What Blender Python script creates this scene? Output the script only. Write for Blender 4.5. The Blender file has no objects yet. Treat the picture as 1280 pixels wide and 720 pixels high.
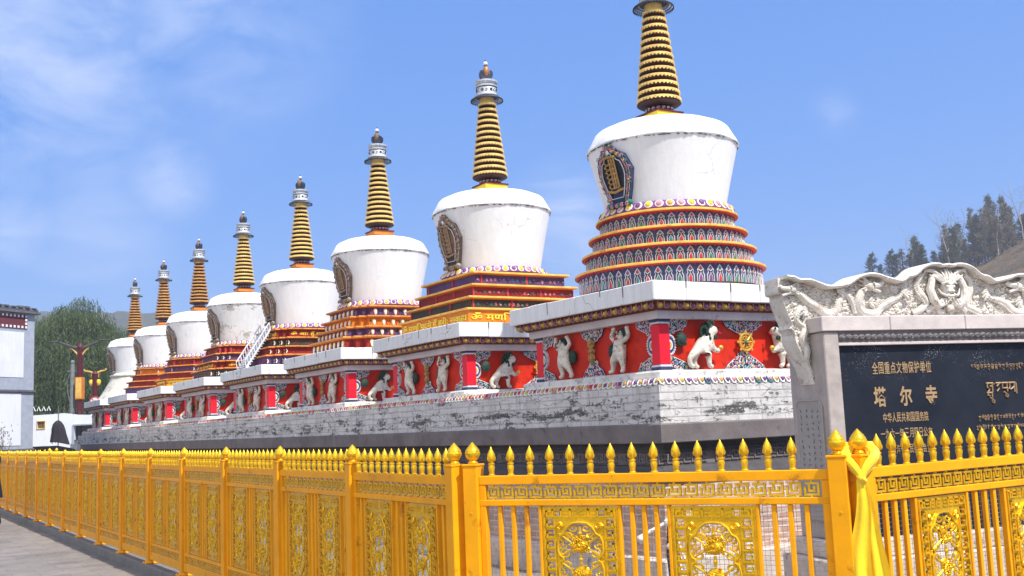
import bpy, bmesh, math, random
from mathutils import Vector, Matrix
R = math.radians
PI = math.pi
col = bpy.context.scene.collection
scene = bpy.context.scene
rnd = random.Random(7)

# ------------------------------------------------------------------ materials
MATS = {}
def new_mat(name):
    m = bpy.data.materials.new(name); m.use_nodes = True
    nt = m.node_tree; b = nt.nodes['Principled BSDF']
    MATS[name] = m
    return m, nt, b
def N(nt, t, **kw):
    n = nt.nodes.new(t)
    for k, v in kw.items(): setattr(n, k, v)
    return n
def ramp(nt, fac, stops):
    r = N(nt, 'ShaderNodeValToRGB')
    el = r.color_ramp.elements
    while len(el) < len(stops): el.new(0.5)
    for e, (p, c) in zip(el, stops):
        e.position = p; e.color = (c[0], c[1], c[2], 1) if not isinstance(c, (int, float)) else (c, c, c, 1)
    nt.links.new(fac, r.inputs[0]); return r.outputs[0]
def mixc(nt, fac, a, b, mode='MIX'):
    m = N(nt, 'ShaderNodeMix', data_type='RGBA', blend_type=mode)
    def put(sock, v):
        if isinstance(v, (tuple, list)): sock.default_value = (v[0], v[1], v[2], 1)
        elif isinstance(v, (int, float)): sock.default_value = v
        else: nt.links.new(v, sock)
    put(m.inputs[0], fac); put(m.inputs[6], a); put(m.inputs[7], b)
    return m.outputs[2]
def coords(nt, scale=(1, 1, 1), kind='Object', rand=True):
    tc = N(nt, 'ShaderNodeTexCoord'); mp = N(nt, 'ShaderNodeMapping')
    nt.links.new(tc.outputs[kind], mp.inputs[0]); mp.inputs['Scale'].default_value = scale
    if rand:
        oi = N(nt, 'ShaderNodeObjectInfo'); mu = N(nt, 'ShaderNodeMath', operation='MULTIPLY'); mu.inputs[1].default_value = 37.0
        nt.links.new(oi.outputs['Random'], mu.inputs[0]); nt.links.new(mu.outputs[0], mp.inputs['Location'])
    return mp.outputs[0]
def noise(nt, vec, scale, detail=4, rough=.6):
    n = N(nt, 'ShaderNodeTexNoise'); n.inputs['Scale'].default_value = scale; n.inputs['Detail'].default_value = detail
    n.inputs['Roughness'].default_value = rough; nt.links.new(vec, n.inputs['Vector']); return n.outputs['Fac']
def bump(nt, b, h, strength=.3, dist=.01):
    bp = N(nt, 'ShaderNodeBump'); bp.inputs['Strength'].default_value = strength; bp.inputs['Distance'].default_value = dist
    nt.links.new(h, bp.inputs['Height']); nt.links.new(bp.outputs[0], b.inputs['Normal'])
def mat(name, c, rough=.6, metal=0., var=.25, scale=6., dirt_or_shade=None, dirt_or_shade_amt=.0, bmp=.15, bscale=40., coat=0., spec=.25):
    """paint or stone with uneven tone, optional blotches of dirt and a fine relief"""
    m, nt, b = new_mat(name)
    v = coords(nt)
    f = noise(nt, v, scale, 6, .65)
    lo = tuple(x*(1-var) for x in c); hi = tuple(min(1, x*(1+var*.6)) for x in c)
    cc = ramp(nt, f, [(.3, lo), (.7, hi)])
    if dirt_or_shade:
        f2 = noise(nt, v, scale*2.3, 8, .7)
        mask = ramp(nt, f2, [(.62-dirt_or_shade_amt*.35, 0.), (.70-dirt_or_shade_amt*.25, 1.)])
        cc = mixc(nt, mask, cc, dirt_or_shade)
    nt.links.new(cc, b.inputs['Base Color'])
    rr = ramp(nt, f, [(.2, max(0, rough-.1)), (.8, min(1, rough+.12))]); nt.links.new(rr, b.inputs['Roughness'])
    b.inputs['Metallic'].default_value = metal; b.inputs['Specular IOR Level'].default_value = spec
    if coat: b.inputs['Coat Weight'].default_value = coat
    if bmp: bump(nt, b, noise(nt, v, bscale, 4), bmp, .01)
    return m

def plaster_mat(name, c, streak=.25, crack=.5, patch=0., tone=.5):
    """whitewashed plaster: vertical wash streaks, hairline cracks, patches"""
    m, nt, b = new_mat(name)
    v = coords(nt, (9, 9, .8)); v1 = coords(nt)
    s = noise(nt, v, 1.6, 9, .75)
    cc = ramp(nt, s, [(.3, tuple(x*(1-streak) for x in c)), (.62, c)])
    big = noise(nt, v1, 1.1, 5, .6)
    cc = mixc(nt, ramp(nt, big, [(.42, 0.), (.75, tone)]), cc, (c[0]*.72, c[1]*.71, c[2]*.70))
    vo = N(nt, 'ShaderNodeTexVoronoi', feature='DISTANCE_TO_EDGE'); vo.inputs['Scale'].default_value = 2.1
    w = N(nt, 'ShaderNodeVectorMath', operation='ADD')
    nz = N(nt, 'ShaderNodeTexNoise'); nz.inputs['Scale'].default_value = 5; nt.links.new(v1, nz.inputs['Vector'])
    sc = N(nt, 'ShaderNodeVectorMath', operation='SCALE'); sc.inputs['Scale'].default_value = .25
    nt.links.new(nz.outputs['Color'], sc.inputs[0]); nt.links.new(v1, w.inputs[0]); nt.links.new(sc.outputs[0], w.inputs[1])
    nt.links.new(w.outputs[0], vo.inputs['Vector'])
    ck = ramp(nt, vo.outputs['Distance'], [(.0, 1.), (.012, 0.)])
    gate = ramp(nt, noise(nt, v1, 1.7, 3), [(.55, 0.), (.6, 1.)])
    mk = mixc(nt, 1., ck, gate, 'MULTIPLY')
    mk2 = mixc(nt, 1., mk, (crack, crack, crack), 'MULTIPLY')
    cc = mixc(nt, mk2, cc, (.12, .11, .10))
    if patch:
        pm = ramp(nt, noise(nt, v1, 2.6, 8, .7), [(.6-patch*.2, 0.), (.63-patch*.2, 1.)])
        cc = mixc(nt, pm, cc, (.42, .39, .34))
    nt.links.new(cc, b.inputs['Base Color']); b.inputs['Roughness'].default_value = .8
    bump(nt, b, noise(nt, v1, 14, 6, .7), .25, .012)
    return m

def wall_uv(nt, sx=1., sz=1.):
    tc = N(nt, 'ShaderNodeTexCoord'); sp = N(nt, 'ShaderNodeSeparateXYZ'); nt.links.new(tc.outputs['Object'], sp.inputs[0])
    ad = N(nt, 'ShaderNodeMath', operation='ADD'); nt.links.new(sp.outputs['X'], ad.inputs[0]); nt.links.new(sp.outputs['Y'], ad.inputs[1])
    cb = N(nt, 'ShaderNodeCombineXYZ'); nt.links.new(ad.outputs[0], cb.inputs[0]); nt.links.new(sp.outputs['Z'], cb.inputs[1])
    return cb.outputs[0]

def N_div(nt, sock, d):
    n = N(nt, 'ShaderNodeMath', operation='DIVIDE'); nt.links.new(sock, n.inputs[0]); n.inputs[1].default_value = d; return n.outputs[0]

def brick_mat(name, ca, cb_, mortar, w, h, msize, decay, dark=(.06, .058, .055), bstr=.6):
    m, nt, b = new_mat(name)
    uv = wall_uv(nt); v1 = coords(nt, rand=False)
    br = N(nt, 'ShaderNodeTexBrick'); nt.links.new(uv, br.inputs['Vector'])
    br.inputs['Color1'].default_value = (*ca, 1); br.inputs['Color2'].default_value = (*cb_, 1); br.inputs['Mortar'].default_value = (*mortar, 1)
    br.inputs['Scale'].default_value = 1; br.inputs['Mortar Size'].default_value = msize; br.inputs['Brick Width'].default_value = w; br.inputs['Row Height'].default_value = h
    br.inputs['Mortar Smooth'].default_value = .3; br.inputs['Bias'].default_value = -.2
    cc = br.outputs['Color']
    tone = noise(nt, v1, 2.2, 8, .7)
    cc = mixc(nt, .75, cc, ramp(nt, tone, [(.3, .72), (.65, 1.12)]), 'MULTIPLY')
    # broken plaster and gaps: stretched along the courses
    vs = coords(nt, (.55, .55, 2.6), rand=False)
    d1 = noise(nt, vs, 3.2, 10, .72); d2 = noise(nt, v1, 22, 6, .75)
    mx = N(nt, 'ShaderNodeMath', operation='MULTIPLY_ADD'); nt.links.new(d2, mx.inputs[0]); mx.inputs[1].default_value = .55; nt.links.new(d1, mx.inputs[2])
    if name == 'brick white':
        tcb = N(nt, 'ShaderNodeTexCoord'); spb = N(nt, 'ShaderNodeSeparateXYZ'); nt.links.new(tcb.outputs['Object'], spb.inputs[0])
        band = ramp(nt, N_div(nt, spb.outputs['Z'], 2.), [(.80, .0), (.835, .07), (.885, .085), (.93, .0)])
        ad2 = N(nt, 'ShaderNodeMath', operation='ADD'); nt.links.new(mx.outputs[0], ad2.inputs[0]); nt.links.new(band, ad2.inputs[1]); src = ad2.outputs[0]
    else: src = mx.outputs[0]
    mask = ramp(nt, src, [(.985-decay*.25, 0.), (1.0-decay*.25, 1.)])
    soft = ramp(nt, src, [(.84-decay*.2, 1.), (1.0-decay*.2, .90)])
    cc = mixc(nt, 1., cc, soft, 'MULTIPLY')
    tint = ramp(nt, d2, [(.45, dark), (.62, tuple(min(1, x*3.2) for x in dark))])
    cc = mixc(nt, mask, cc, tint)
    if name == 'brick white':
        vc = N(nt, 'ShaderNodeTexVoronoi', feature='DISTANCE_TO_EDGE'); vc.inputs['Scale'].default_value = 1.0
        wv = N(nt, 'ShaderNodeVectorMath', operation='ADD'); nzc = N(nt, 'ShaderNodeTexNoise'); nzc.inputs['Scale'].default_value = 9; nzc.inputs['Detail'].default_value = 6; nt.links.new(uv, nzc.inputs['Vector'])
        scn = N(nt, 'ShaderNodeVectorMath', operation='SCALE'); scn.inputs['Scale'].default_value = .10; nt.links.new(nzc.outputs['Color'], scn.inputs[0]); nt.links.new(uv, wv.inputs[0]); nt.links.new(scn.outputs[0], wv.inputs[1])
        mpc = N(nt, 'ShaderNodeMapping'); mpc.inputs['Scale'].default_value = (1.5, 8.5, 1); nt.links.new(wv.outputs[0], mpc.inputs[0]); nt.links.new(mpc.outputs[0], vc.inputs['Vector'])
        lines = ramp(nt, vc.outputs['Distance'], [(.008, 1.), (.028, 0.)])
        gate = ramp(nt, noise(nt, vs, 2.0, 4), [(.46, 0.), (.54, 1.)])
        cc = mixc(nt, mixc(nt, 1., mixc(nt, 1., lines, gate, 'MULTIPLY'), (.75, .75, .75), 'MULTIPLY'), cc, (.12, .11, .105))
    # drips from rain
    dr = ramp(nt, noise(nt, coords(nt, (7, 7, .5), rand=False), 1.5, 6, .7), [(.45, 1.), (.75, .72)])
    cc = mixc(nt, 1., cc, dr, 'MULTIPLY')
    nt.links.new(cc, b.inputs['Base Color']); b.inputs['Roughness'].default_value = .88
    hh = mixc(nt, .5, br.outputs['Fac'], mask)
    iv = N(nt, 'ShaderNodeInvert'); nt.links.new(hh, iv.inputs['Color'])
    h2 = mixc(nt, .3, iv.outputs[0], d2)
    bump(nt, b, h2, bstr, .03)
    return m

plaster_mat('dome white', (.86, .86, .85), .13, .35, tone=.25)
plaster_mat('cap white', (.87, .87, .86), .05, .3, tone=.2)
plaster_mat('patched white', (.80, .80, .78), .15, 1., .30)
plaster_mat('old white', (.66, .63, .55), .2, 1., .3)
plaster_mat('house white', (.72, .75, .80), .12, .1)
plaster_mat('slab white', (.80, .80, .79), .18, 1.)
mat('beam pink', (.62, .55, .56), .75, var=.18, scale=3, dirt_or_shade=(.35, .3, .3), dirt_or_shade_amt=.05)
mat('ledge stone', (.68, .66, .62), .85, var=.25, scale=4, dirt_or_shade=(.28, .26, .24), dirt_or_shade_amt=.25, bmp=.4)
mat('frieze red', (.58, .022, .004), .55, var=.35, scale=3.5, dirt_or_shade=(.30, .015, .01), dirt_or_shade_amt=.15, bmp=.3)  # darker blotches carry the shade under the beam, painted into the red
mat('pilaster red', (.74, .012, .03), .45, var=.12)
mat('maroon', (.13, .018, .02), .6, var=.3)
mat('tier red', (.26, .020, .018), .6, var=.35, scale=5)
mat('tier purple', (.10, .05, .16), .6, var=.35, scale=5)
mat('tier dark', (.055, .05, .04), .6, var=.4, scale=5)
mat('tier orange', (.62, .20, .02), .6, var=.25, scale=5)
mat('tier yellow', (.80, .52, .03), .6, var=.2, scale=5)
mat('cornice yellow', (.84, .47, .09), .55, var=.3, scale=7, dirt_or_shade=(.35, .17, .06), dirt_or_shade_amt=.15)
mat('cornice orange', (.66, .27, .045), .6, var=.35, scale=7, dirt_or_shade=(.25, .08, .03), dirt_or_shade_amt=.25)
mat('bright yellow', (.86, .60, .05), .55, var=.2)
mat('letter yellow', (.84, .58, .05), .5, var=.15)
mat('niche blue', (.045, .06, .13), .5, var=.4)
mat('white paint', (.78, .77, .72), .55, var=.15, scale=20)
mat('niche outline', (.56, .54, .55), .6, var=.3, scale=12)
mat('scroll blue', (.035, .05, .13), .5, var=.5, scale=25)
mat('scroll white', (.62, .64, .68), .5, var=.2, scale=30)
mat('paint green', (.03, .20, .12), .5, var=.3)
mat('paint crimson', (.50, .04, .05), .5, var=.3)
mat('paint pink', (.62, .28, .36), .5, var=.25)
mat('paint violet', (.20, .07, .24), .5, var=.25)
mat('paint ochre', (.66, .40, .09), .5, var=.25)
mat('paint teal', (.05, .22, .26), .5, var=.25)
mat('gold paint', (.72, .42, .07), .38, metal=.35, var=.3, scale=30)
mat('old gold', (.42, .25, .08), .45, metal=.2, var=.45, scale=25)
mat('worn white', (.34, .31, .28), .6, var=.4, scale=30)
mat('worn gold', (.34, .22, .13), .5, metal=.1, var=.4, scale=25)
mat('lion white', (.68, .63, .54), .5, var=.3, scale=14, dirt_or_shade=(.28, .22, .16), dirt_or_shade_amt=.22)
mat('mane green', (.025, .055, .04), .6, var=.5, scale=40, bmp=.8, bscale=60)
mat('face black', (.02, .018, .016), .5)
mat('ring gold', (.86, .60, .20), .5, metal=.05, var=.25, scale=9, dirt_or_shade=(.30, .17, .06), dirt_or_shade_amt=.1)
mat('ring orange', (.62, .32, .10), .5, var=.35, scale=9, dirt_or_shade=(.22, .10, .05), dirt_or_shade_amt=.2)
mat('ring dark', (.050, .020, .020), .6, var=.4, scale=14)
mat('spire red', (.42, .05, .03), .55, var=.3)
mat('silver', (.62, .64, .66), .42, metal=.5, var=.35, scale=26)
mat('dark iron', (.045, .05, .07), .5, metal=.3, var=.4, scale=20)
mat('moon blue', (.05, .06, .09), .4, metal=.3, var=.4, scale=12)
mat('copper', (.50, .22, .09), .4, metal=.4, var=.3, scale=12)
mat('bead white', (.8, .8, .78), .3)
mat('monogram brown', (.22, .13, .08), .55, var=.5, scale=30)
mat('monogram dark', (.09, .065, .055), .6, var=.4, scale=30)
mat('niche dark', (.02, .022, .035), .5, var=.4)
brick_mat('brick white', (.66, .635, .615), (.57, .55, .535), (.50, .48, .465), .34, .083, .008, .42, bstr=.8)
brick_mat('brick brown', (.50, .29, .22), (.62, .43, .34), (.66, .57, .50), .24, .07, .012, .3, (.12, .09, .08))
mat('grey stone', (.175, .152, .150), .85, var=.3, scale=3, dirt_or_shade=(.08, .078, .075), dirt_or_shade_amt=.12, bmp=.4, bscale=25)
mat('dark stone', (.075, .070, .072), .8, var=.35, scale=5, bmp=.4, bscale=25)
mat('pale stone', (.62, .54, .48), .85, var=.25, scale=4, dirt_or_shade=(.25, .2, .17), dirt_or_shade_amt=.2, bmp=.4)
mat('fence paint', (.86, .36, .001), .5, var=.16, scale=3, dirt_or_shade=(.50, .18, .004), dirt_or_shade_amt=.11, bmp=.10, bscale=40, spec=.2)
mat('fence gold', (.86, .50, .012), .30, metal=.58, var=.24, scale=14, dirt_or_shade=(.40, .20, .01), dirt_or_shade_amt=.02, bmp=.18, bscale=60, spec=.4)
mat('wire', (.55, .50, .42), .5, metal=.4)
mat('granite pillar', (.42, .37, .34), .8, var=.22, scale=8, bmp=.3, bscale=80)
mat('carved marble', (.70, .665, .60), .75, var=.22, scale=7, dirt_or_shade=(.42, .33, .26), dirt_or_shade_amt=.22, bmp=.6, bscale=55)
mat('marble beam', (.56, .50, .475), .75, var=.18, scale=5, bmp=.2, bscale=60)
mat('plaque stone', (.36, .33, .31), .8, var=.15, scale=9)
mat('engraving', (.17, .15, .14), .8)
mat('text gold', (.38, .26, .14), .5, var=.2, scale=30)
mat('moulding grey', (.20, .185, .19), .8, var=.3, scale=9, bmp=.4)
def granite():
    m, nt, b = new_mat('black granite')
    v = coords(nt, rand=False)
    f = noise(nt, v, 2.0, 6)
    cc = ramp(nt, f, [(.3, (.010, .013, .022)), (.75, (.026, .030, .042))])
    vo = N(nt, 'ShaderNodeTexVoronoi'); vo.inputs['Scale'].default_value = 75; nt.links.new(v, vo.inputs['Vector'])
    sp = N(nt, 'ShaderNodeSeparateXYZ'); tc = N(nt, 'ShaderNodeTexCoord'); nt.links.new(tc.outputs['Object'], sp.inputs[0])
    hi = ramp(nt, noise(nt, v, 5.5, 6, .7), [(.50, 0.), (.64, 1.)])
    mr = N(nt, 'ShaderNodeMapRange'); nt.links.new(sp.outputs['Z'], mr.inputs[0]); mr.inputs[1].default_value = 1.80; mr.inputs[2].default_value = 2.12
    g = mixc(nt, 1., hi, mr.outputs[0], 'MULTIPLY')
    dots = ramp(nt, vo.outputs['Distance'], [(.16, 1.), (.30, 0.)])
    k = mixc(nt, 1., dots, g, 'MULTIPLY')
    cc = mixc(nt, k, cc, (.36, .38, .42))
    nt.links.new(cc, b.inputs['Base Color'])
    b.inputs['Roughness'].default_value = .45; b.inputs['Specular IOR Level'].default_value = .12
    bump(nt, b, f, .05)
granite()
mat('scarf silk', (.93, .60, .008), .45, var=.12, scale=10, bmp=.3, bscale=18)
MATS['scarf silk'].node_tree.nodes['Principled BSDF'].inputs['Sheen Weight'].default_value = .4
mat('kerb stone', (.20, .19, .175), .85, var=.25, scale=5, bmp=.4)
mat('lamp maroon', (.11, .012, .02), .45, var=.2)
mat('pole grey', (.17, .18, .18), .6, var=.3)
mat('roof grey', (.12, .125, .14), .8, var=.3)
mat('frame blue grey', (.34, .38, .45), .8, var=.15)
mat('band maroon', (.13, .035, .05), .8, var=.2)
mat('car black', (.012, .013, .016), .25, coat=.6, var=.1)
mat('car white', (.6, .6, .6), .3, coat=.6, var=.05)
mat('car glass', (.03, .035, .04), .08, var=.1)
mat('rubber', (.02, .02, .02), .8)
mat('tail red', (.35, .02, .02), .3)
mat('umbrella cloth', (.035, .03, .037), .8, var=.3)
mat('bark', (.09, .07, .055), .9, var=.4, scale=8, bmp=.6)
mat('pale bark', (.34, .31, .27), .9, var=.3, scale=12)
mat('coat navy', (.010, .014, .035), .8, var=.3)
mat('skin', (.45, .26, .18), .5)
mat('hair', (.015, .012, .01), .6)
mat('sign red', (.5, .02, .02), .5)
mat('stair white', (.66, .68, .72), .5, var=.1)
def leaf_mat(name, a, c, tr=.25):
    m, nt, b = new_mat(name)
    v = coords(nt)
    cc = ramp(nt, noise(nt, v, 1.3, 5, .7), [(.3, a), (.7, c)])
    nt.links.new(cc, b.inputs['Base Color']); b.inputs['Roughness'].default_value = .6
    t = N(nt, 'ShaderNodeBsdfTranslucent'); nt.links.new(cc, t.inputs[0])
    ms = N(nt, 'ShaderNodeMixShader'); ms.inputs[0].default_value = tr
    out = nt.nodes['Material Output']
    nt.links.new(b.outputs[0], ms.inputs[1]); nt.links.new(t.outputs[0], ms.inputs[2]); nt.links.new(ms.outputs[0], out.inputs[0])
leaf_mat('willow leaf', (.034, .060, .015), (.095, .140, .036))
leaf_mat('conifer leaf', (.045, .058, .034), (.12, .125, .07), .15)
leaf_mat('dry leaf', (.12, .10, .065), (.24, .20, .14), .15)
leaf_mat('shrub leaf', (.05, .065, .025), (.12, .12, .05))
def ground_mat():
    m, nt, b = new_mat('paving')
    tc = N(nt, 'ShaderNodeTexCoord'); mp = N(nt, 'ShaderNodeMapping'); nt.links.new(tc.outputs['Object'], mp.inputs[0])
    mp.inputs['Rotation'].default_value = (0, 0, 0)
    v = mp.outputs[0]
    br = N(nt, 'ShaderNodeTexBrick'); nt.links.new(v, br.inputs['Vector']); br.inputs['Scale'].default_value = 1
    br.inputs['Brick Width'].default_value = .6; br.inputs['Row Height'].default_value = .3; br.inputs['Mortar Size'].default_value = .006
    br.inputs['Color1'].default_value = (.20, .186, .168, 1); br.inputs['Color2'].default_value = (.245, .222, .20, 1); br.inputs['Mortar'].default_value = (.14, .13, .12, 1)
    t1 = ramp(nt, noise(nt, v, .6, 8, .7), [(.35, (.62, .62, .60)), (.47, (.95, .93, .92)), (.7, (1.15, 1.10, 1.06))])
    cc = mixc(nt, 1., br.outputs['Color'], t1, 'MULTIPLY')
    t2 = ramp(nt, noise(nt, v, 4, 8, .75), [(.35, .8), (.65, 1.08)])
    cc = mixc(nt, 1., cc, t2, 'MULTIPLY')
    nt.links.new(cc, b.inputs['Base Color']); b.inputs['Roughness'].default_value = .7
    bump(nt, b, noise(nt, v, 30, 5, .7), .3, .01)
ground_mat()
def hill_mat(name, a, c, d, s):
    m, nt, b = new_mat(name); v = coords(nt, rand=False)
    f = noise(nt, v, s, 10, .72); g = noise(nt, v, s*7, 8, .75)
    cc = ramp(nt, f, [(.3, a), (.55, c), (.72, d)])
    cc = mixc(nt, 1., cc, ramp(nt, g, [(.35, .45), (.65, 1.2)]), 'MULTIPLY')
    nt.links.new(cc, b.inputs['Base Color']); b.inputs['Roughness'].default_value = 1
    bump(nt, b, g, 1., 1.)
hill_mat('hill brown', (.07, .06, .03), (.22, .145, .075), (.32, .21, .12), .09)
hill_mat('hill far', (.035, .045, .03), (.07, .075, .055), (.12, .105, .08), .02)

# ------------------------------------------------------------------ mesh builder
class MB:
    def __init__(s): s.v = []; s.f = []; s.m = []
    def add(s, vs, fs, mi=0, M=None):
        o = len(s.v)
        s.v += [tuple(M @ Vector(v)) for v in vs] if M else [tuple(v) for v in vs]
        s.f += [tuple(i+o for i in f) for f in fs]; s.m += [mi]*len(fs); return s
    def box(s, x0, x1, y0, y1, z0, z1, mi=0, M=None):
        v = [(x0,y0,z0),(x1,y0,z0),(x1,y1,z0),(x0,y1,z0),(x0,y0,z1),(x1,y0,z1),(x1,y1,z1),(x0,y1,z1)]
        return s.add(v, [(0,3,2,1),(4,5,6,7),(0,1,5,4),(1,2,6,5),(2,3,7,6),(3,0,4,7)], mi, M)
    def bbox(s, x0, x1, y0, y1, z0, z1, c=.004, mi=0, M=None):
        """box with chamfered edges"""
        b = [(x0+c,x1-c,y0+c,y1-c,z0),(x0,x1,y0,y1,z0+c),(x0,x1,y0,y1,z1-c),(x0+c,x1-c,y0+c,y1-c,z1)]
        vs = []
        for a0,a1,b0,b1,z in b:
            k = c if z in (z0+c, z1-c) else 0
            vs += [(a0+k,b0,z),(a1-k,b0,z),(a1,b0+k,z),(a1,b1-k,z),(a1-k,b1,z),(a0+k,b1,z),(a0,b1-k,z),(a0,b0+k,z)]
        fs = [tuple(reversed(range(8))), tuple(range(24, 32))]
        for r in range(3):
            for i in range(8):
                j = (i+1) % 8; fs.append((r*8+i, r*8+j, r*8+8+j, r*8+8+i))
        return s.add(vs, fs, mi, M)
    def lathe(s, prof, n=32, c=(0, 0, 0), mi=0, M=None, mod=None):
        vs = []; fs = []
        for k, (r, z) in enumerate(prof):
            for i in range(n):
                a = 2*PI*i/n; rr = r*(mod(a, k) if mod else 1)
                vs.append((c[0]+rr*math.cos(a), c[1]+rr*math.sin(a), c[2]+z))
        for k in range(len(prof)-1):
            for i in range(n):
                j = (i+1) % n; fs.append((k*n+i, k*n+j, (k+1)*n+j, (k+1)*n+i))
        if prof[0][0] > 1e-6: fs.append(tuple(reversed(range(n))))
        if prof[-1][0] > 1e-6: fs.append(tuple((len(prof)-1)*n+i for i in range(n)))
        return s.add(vs, fs, mi, M)
    def loft(s, polys, mi=0, M=None, cap=True):
        """polys: list of (points2d, z); all with the same count"""
        n = len(polys[0][0]); vs = []; fs = []
        for p, z in polys: vs += [(x, y, z) for x, y in p]
        for k in range(len(polys)-1):
            for i in range(n):
                j = (i+1) % n; fs.append((k*n+i, k*n+j, (k+1)*n+j, (k+1)*n+i))
        if cap: fs += [tuple(reversed(range(n))), tuple((len(polys)-1)*n+i for i in range(n))]
        return s.add(vs, fs, mi, M)
    def tube(s, pts, r, n=6, mi=0, M=None, closed=False, caps=True):
        pts = [Vector(p) for p in pts]; m = len(pts); vs = []; fs = []
        rr = r if isinstance(r, (list, tuple)) else [r]*m
        up = Vector((0, 0, 1)); prev = None
        for k in range(m):
            a = pts[k-1] if (k > 0 or closed) else pts[k]; b = pts[(k+1) % m] if (k < m-1 or closed) else pts[k]
            t = (b-a); t = t.normalized() if t.length > 1e-9 else Vector((0, 0, 1))
            if prev is None:
                u = t.cross(up) if abs(t.z) < .95 else t.cross(Vector((0, 1, 0)))
            else: u = prev - t*prev.dot(t)
            if u.length < 1e-6: u = t.orthogonal()
            u.normalize(); prev = u; w = t.cross(u)
            for i in range(n):
                q = 2*PI*i/n; vs.append(tuple(pts[k]+(u*math.cos(q)+w*math.sin(q))*rr[k]))
        rng = m if closed else m-1
        for k in range(rng):
            k2 = (k+1) % m
            for i in range(n):
                j = (i+1) % n; fs.append((k*n+i, k*n+j, k2*n+j, k2*n+i))
        if caps and not closed: fs += [tuple(reversed(range(n))), tuple((m-1)*n+i for i in range(n))]
        return s.add(vs, fs, mi, M)
    def ball(s, c, r, nu=10, nv=6, mi=0, M=None):
        if isinstance(r, (int, float)): r = (r, r, r)
        vs = [(c[0], c[1], c[2]-r[2])]; fs = []
        for k in range(1, nv):
            ph = -PI/2+PI*k/nv
            for i in range(nu):
                a = 2*PI*i/nu; vs.append((c[0]+r[0]*math.cos(ph)*math.cos(a), c[1]+r[1]*math.cos(ph)*math.sin(a), c[2]+r[2]*math.sin(ph)))
        vs.append((c[0], c[1], c[2]+r[2])); last = len(vs)-1
        for i in range(nu):
            j = (i+1) % nu; fs.append((0, 1+j, 1+i)); fs.append((last, 1+(nv-2)*nu+i, 1+(nv-2)*nu+j))
            for k in range(nv-2): fs.append((1+k*nu+i, 1+k*nu+j, 1+(k+1)*nu+j, 1+(k+1)*nu+i))
        return s.add(vs, fs, mi, M)
    def prism(s, pts, y0, y1, mi=0, M=None):
        """polygon in x,z pushed from y0 (front) to y1"""
        n = len(pts); vs = [(x, y0, z) for x, z in pts]+[(x, y1, z) for x, z in pts]
        fs = [tuple(range(n)), tuple(reversed(range(n, 2*n)))]
        for i in range(n):
            j = (i+1) % n; fs.append((i, n+i, n+j, j))
        return s.add(vs, fs, mi, M)
    def from_mesh(s, me, mi=0, M=None):
        return s.add([v.co[:] for v in me.vertices], [tuple(p.vertices) for p in me.polygons], mi, M)
    def mesh(s, name, mats, smooth=35, weld=False):
        me = bpy.data.meshes.new(name); me.from_pydata(s.v, [], s.f)
        for m in mats: me.materials.append(MATS[m])
        me.polygons.foreach_set('material_index', s.m)
        bm = bmesh.new(); bm.from_mesh(me)
        big = [f for f in bm.faces if len(f.verts) > 8]
        if big: bmesh.ops.triangulate(bm, faces=big)
        bmesh.ops.recalc_face_normals(bm, faces=bm.faces); bm.to_mesh(me); bm.free()
        if smooth:
            me.polygons.foreach_set('use_smooth', [True]*len(me.polygons)); me.set_sharp_from_angle(angle=R(smooth))
        me.update(); return me
    def build(s, name, mats, parent=None, smooth=35):
        if isinstance(mats, str): mats = [mats]
        return link(name, s.mesh(name, mats, smooth), parent)
def link(name, data, parent=None, M=None):
    o = bpy.data.objects.new(name, data); col.objects.link(o)
    if parent: o.parent = parent
    if M is not None: o.matrix_local = M
    return o
def tag(o, label=None, cat=None, group=None, kind=None):
    if label: o['label'] = label
    if cat: o['category'] = cat
    if group: o['group'] = group
    if kind: o['kind'] = kind
    return o
def empty(name, loc=(0, 0, 0), rz=0, label=None, cat=None, group=None):
    o = bpy.data.objects.new(name, None); o.empty_display_size = .2; col.objects.link(o)
    o.location = loc; o.rotation_euler = (0, 0, rz); return tag(o, label, cat, group)
def copy_tree(o, parent=None):
    c = o.copy(); col.objects.link(c); c.parent = parent
    for ch in list(o.children): copy_tree(ch, c)
    return c
def eval_mesh(o):
    dg = bpy.context.evaluated_depsgraph_get(); dg.update()
    me = bpy.data.meshes.new_from_object(o.evaluated_get(dg), depsgraph=dg)
    d = o.data; bpy.data.objects.remove(o)
    return me
def cut_plate(outer, holes, y0, thick):
    """flat plate in x,z with holes, front at y0"""
    cu = bpy.data.curves.new('tmp', 'CURVE'); cu.dimensions = '2D'; cu.fill_mode = 'BOTH'; cu.extrude = thick/2
    for p in [outer]+holes:
        sp = cu.splines.new('POLY'); sp.points.add(len(p)-1); sp.use_cyclic_u = True
        for q, (x, z) in zip(sp.points, p): q.co = (x, z, 0, 1)
    o = link('tmp', cu); me = eval_mesh(o)
    me.transform(Matrix.Translation((0, y0+thick/2, 0)) @ Matrix.Rotation(PI/2, 4, 'X'))
    return me
def text_mesh(body, h, w=1., bold=0., depth=.003):
    """letters lying in x,z, front towards -y, baseline left at the origin; h is the height, w the width factor"""
    cu = bpy.data.curves.new('tmp', 'FONT'); cu.body = body; cu.size = 1; cu.offset = bold; cu.extrude = depth/h/2; cu.resolution_u = 2
    o = link('tmp', cu); me = eval_mesh(o)
    me.transform(Matrix.Rotation(PI/2, 4, 'X') @ Matrix.Diagonal((h*w, h, h, 1)))
    return me
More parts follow.
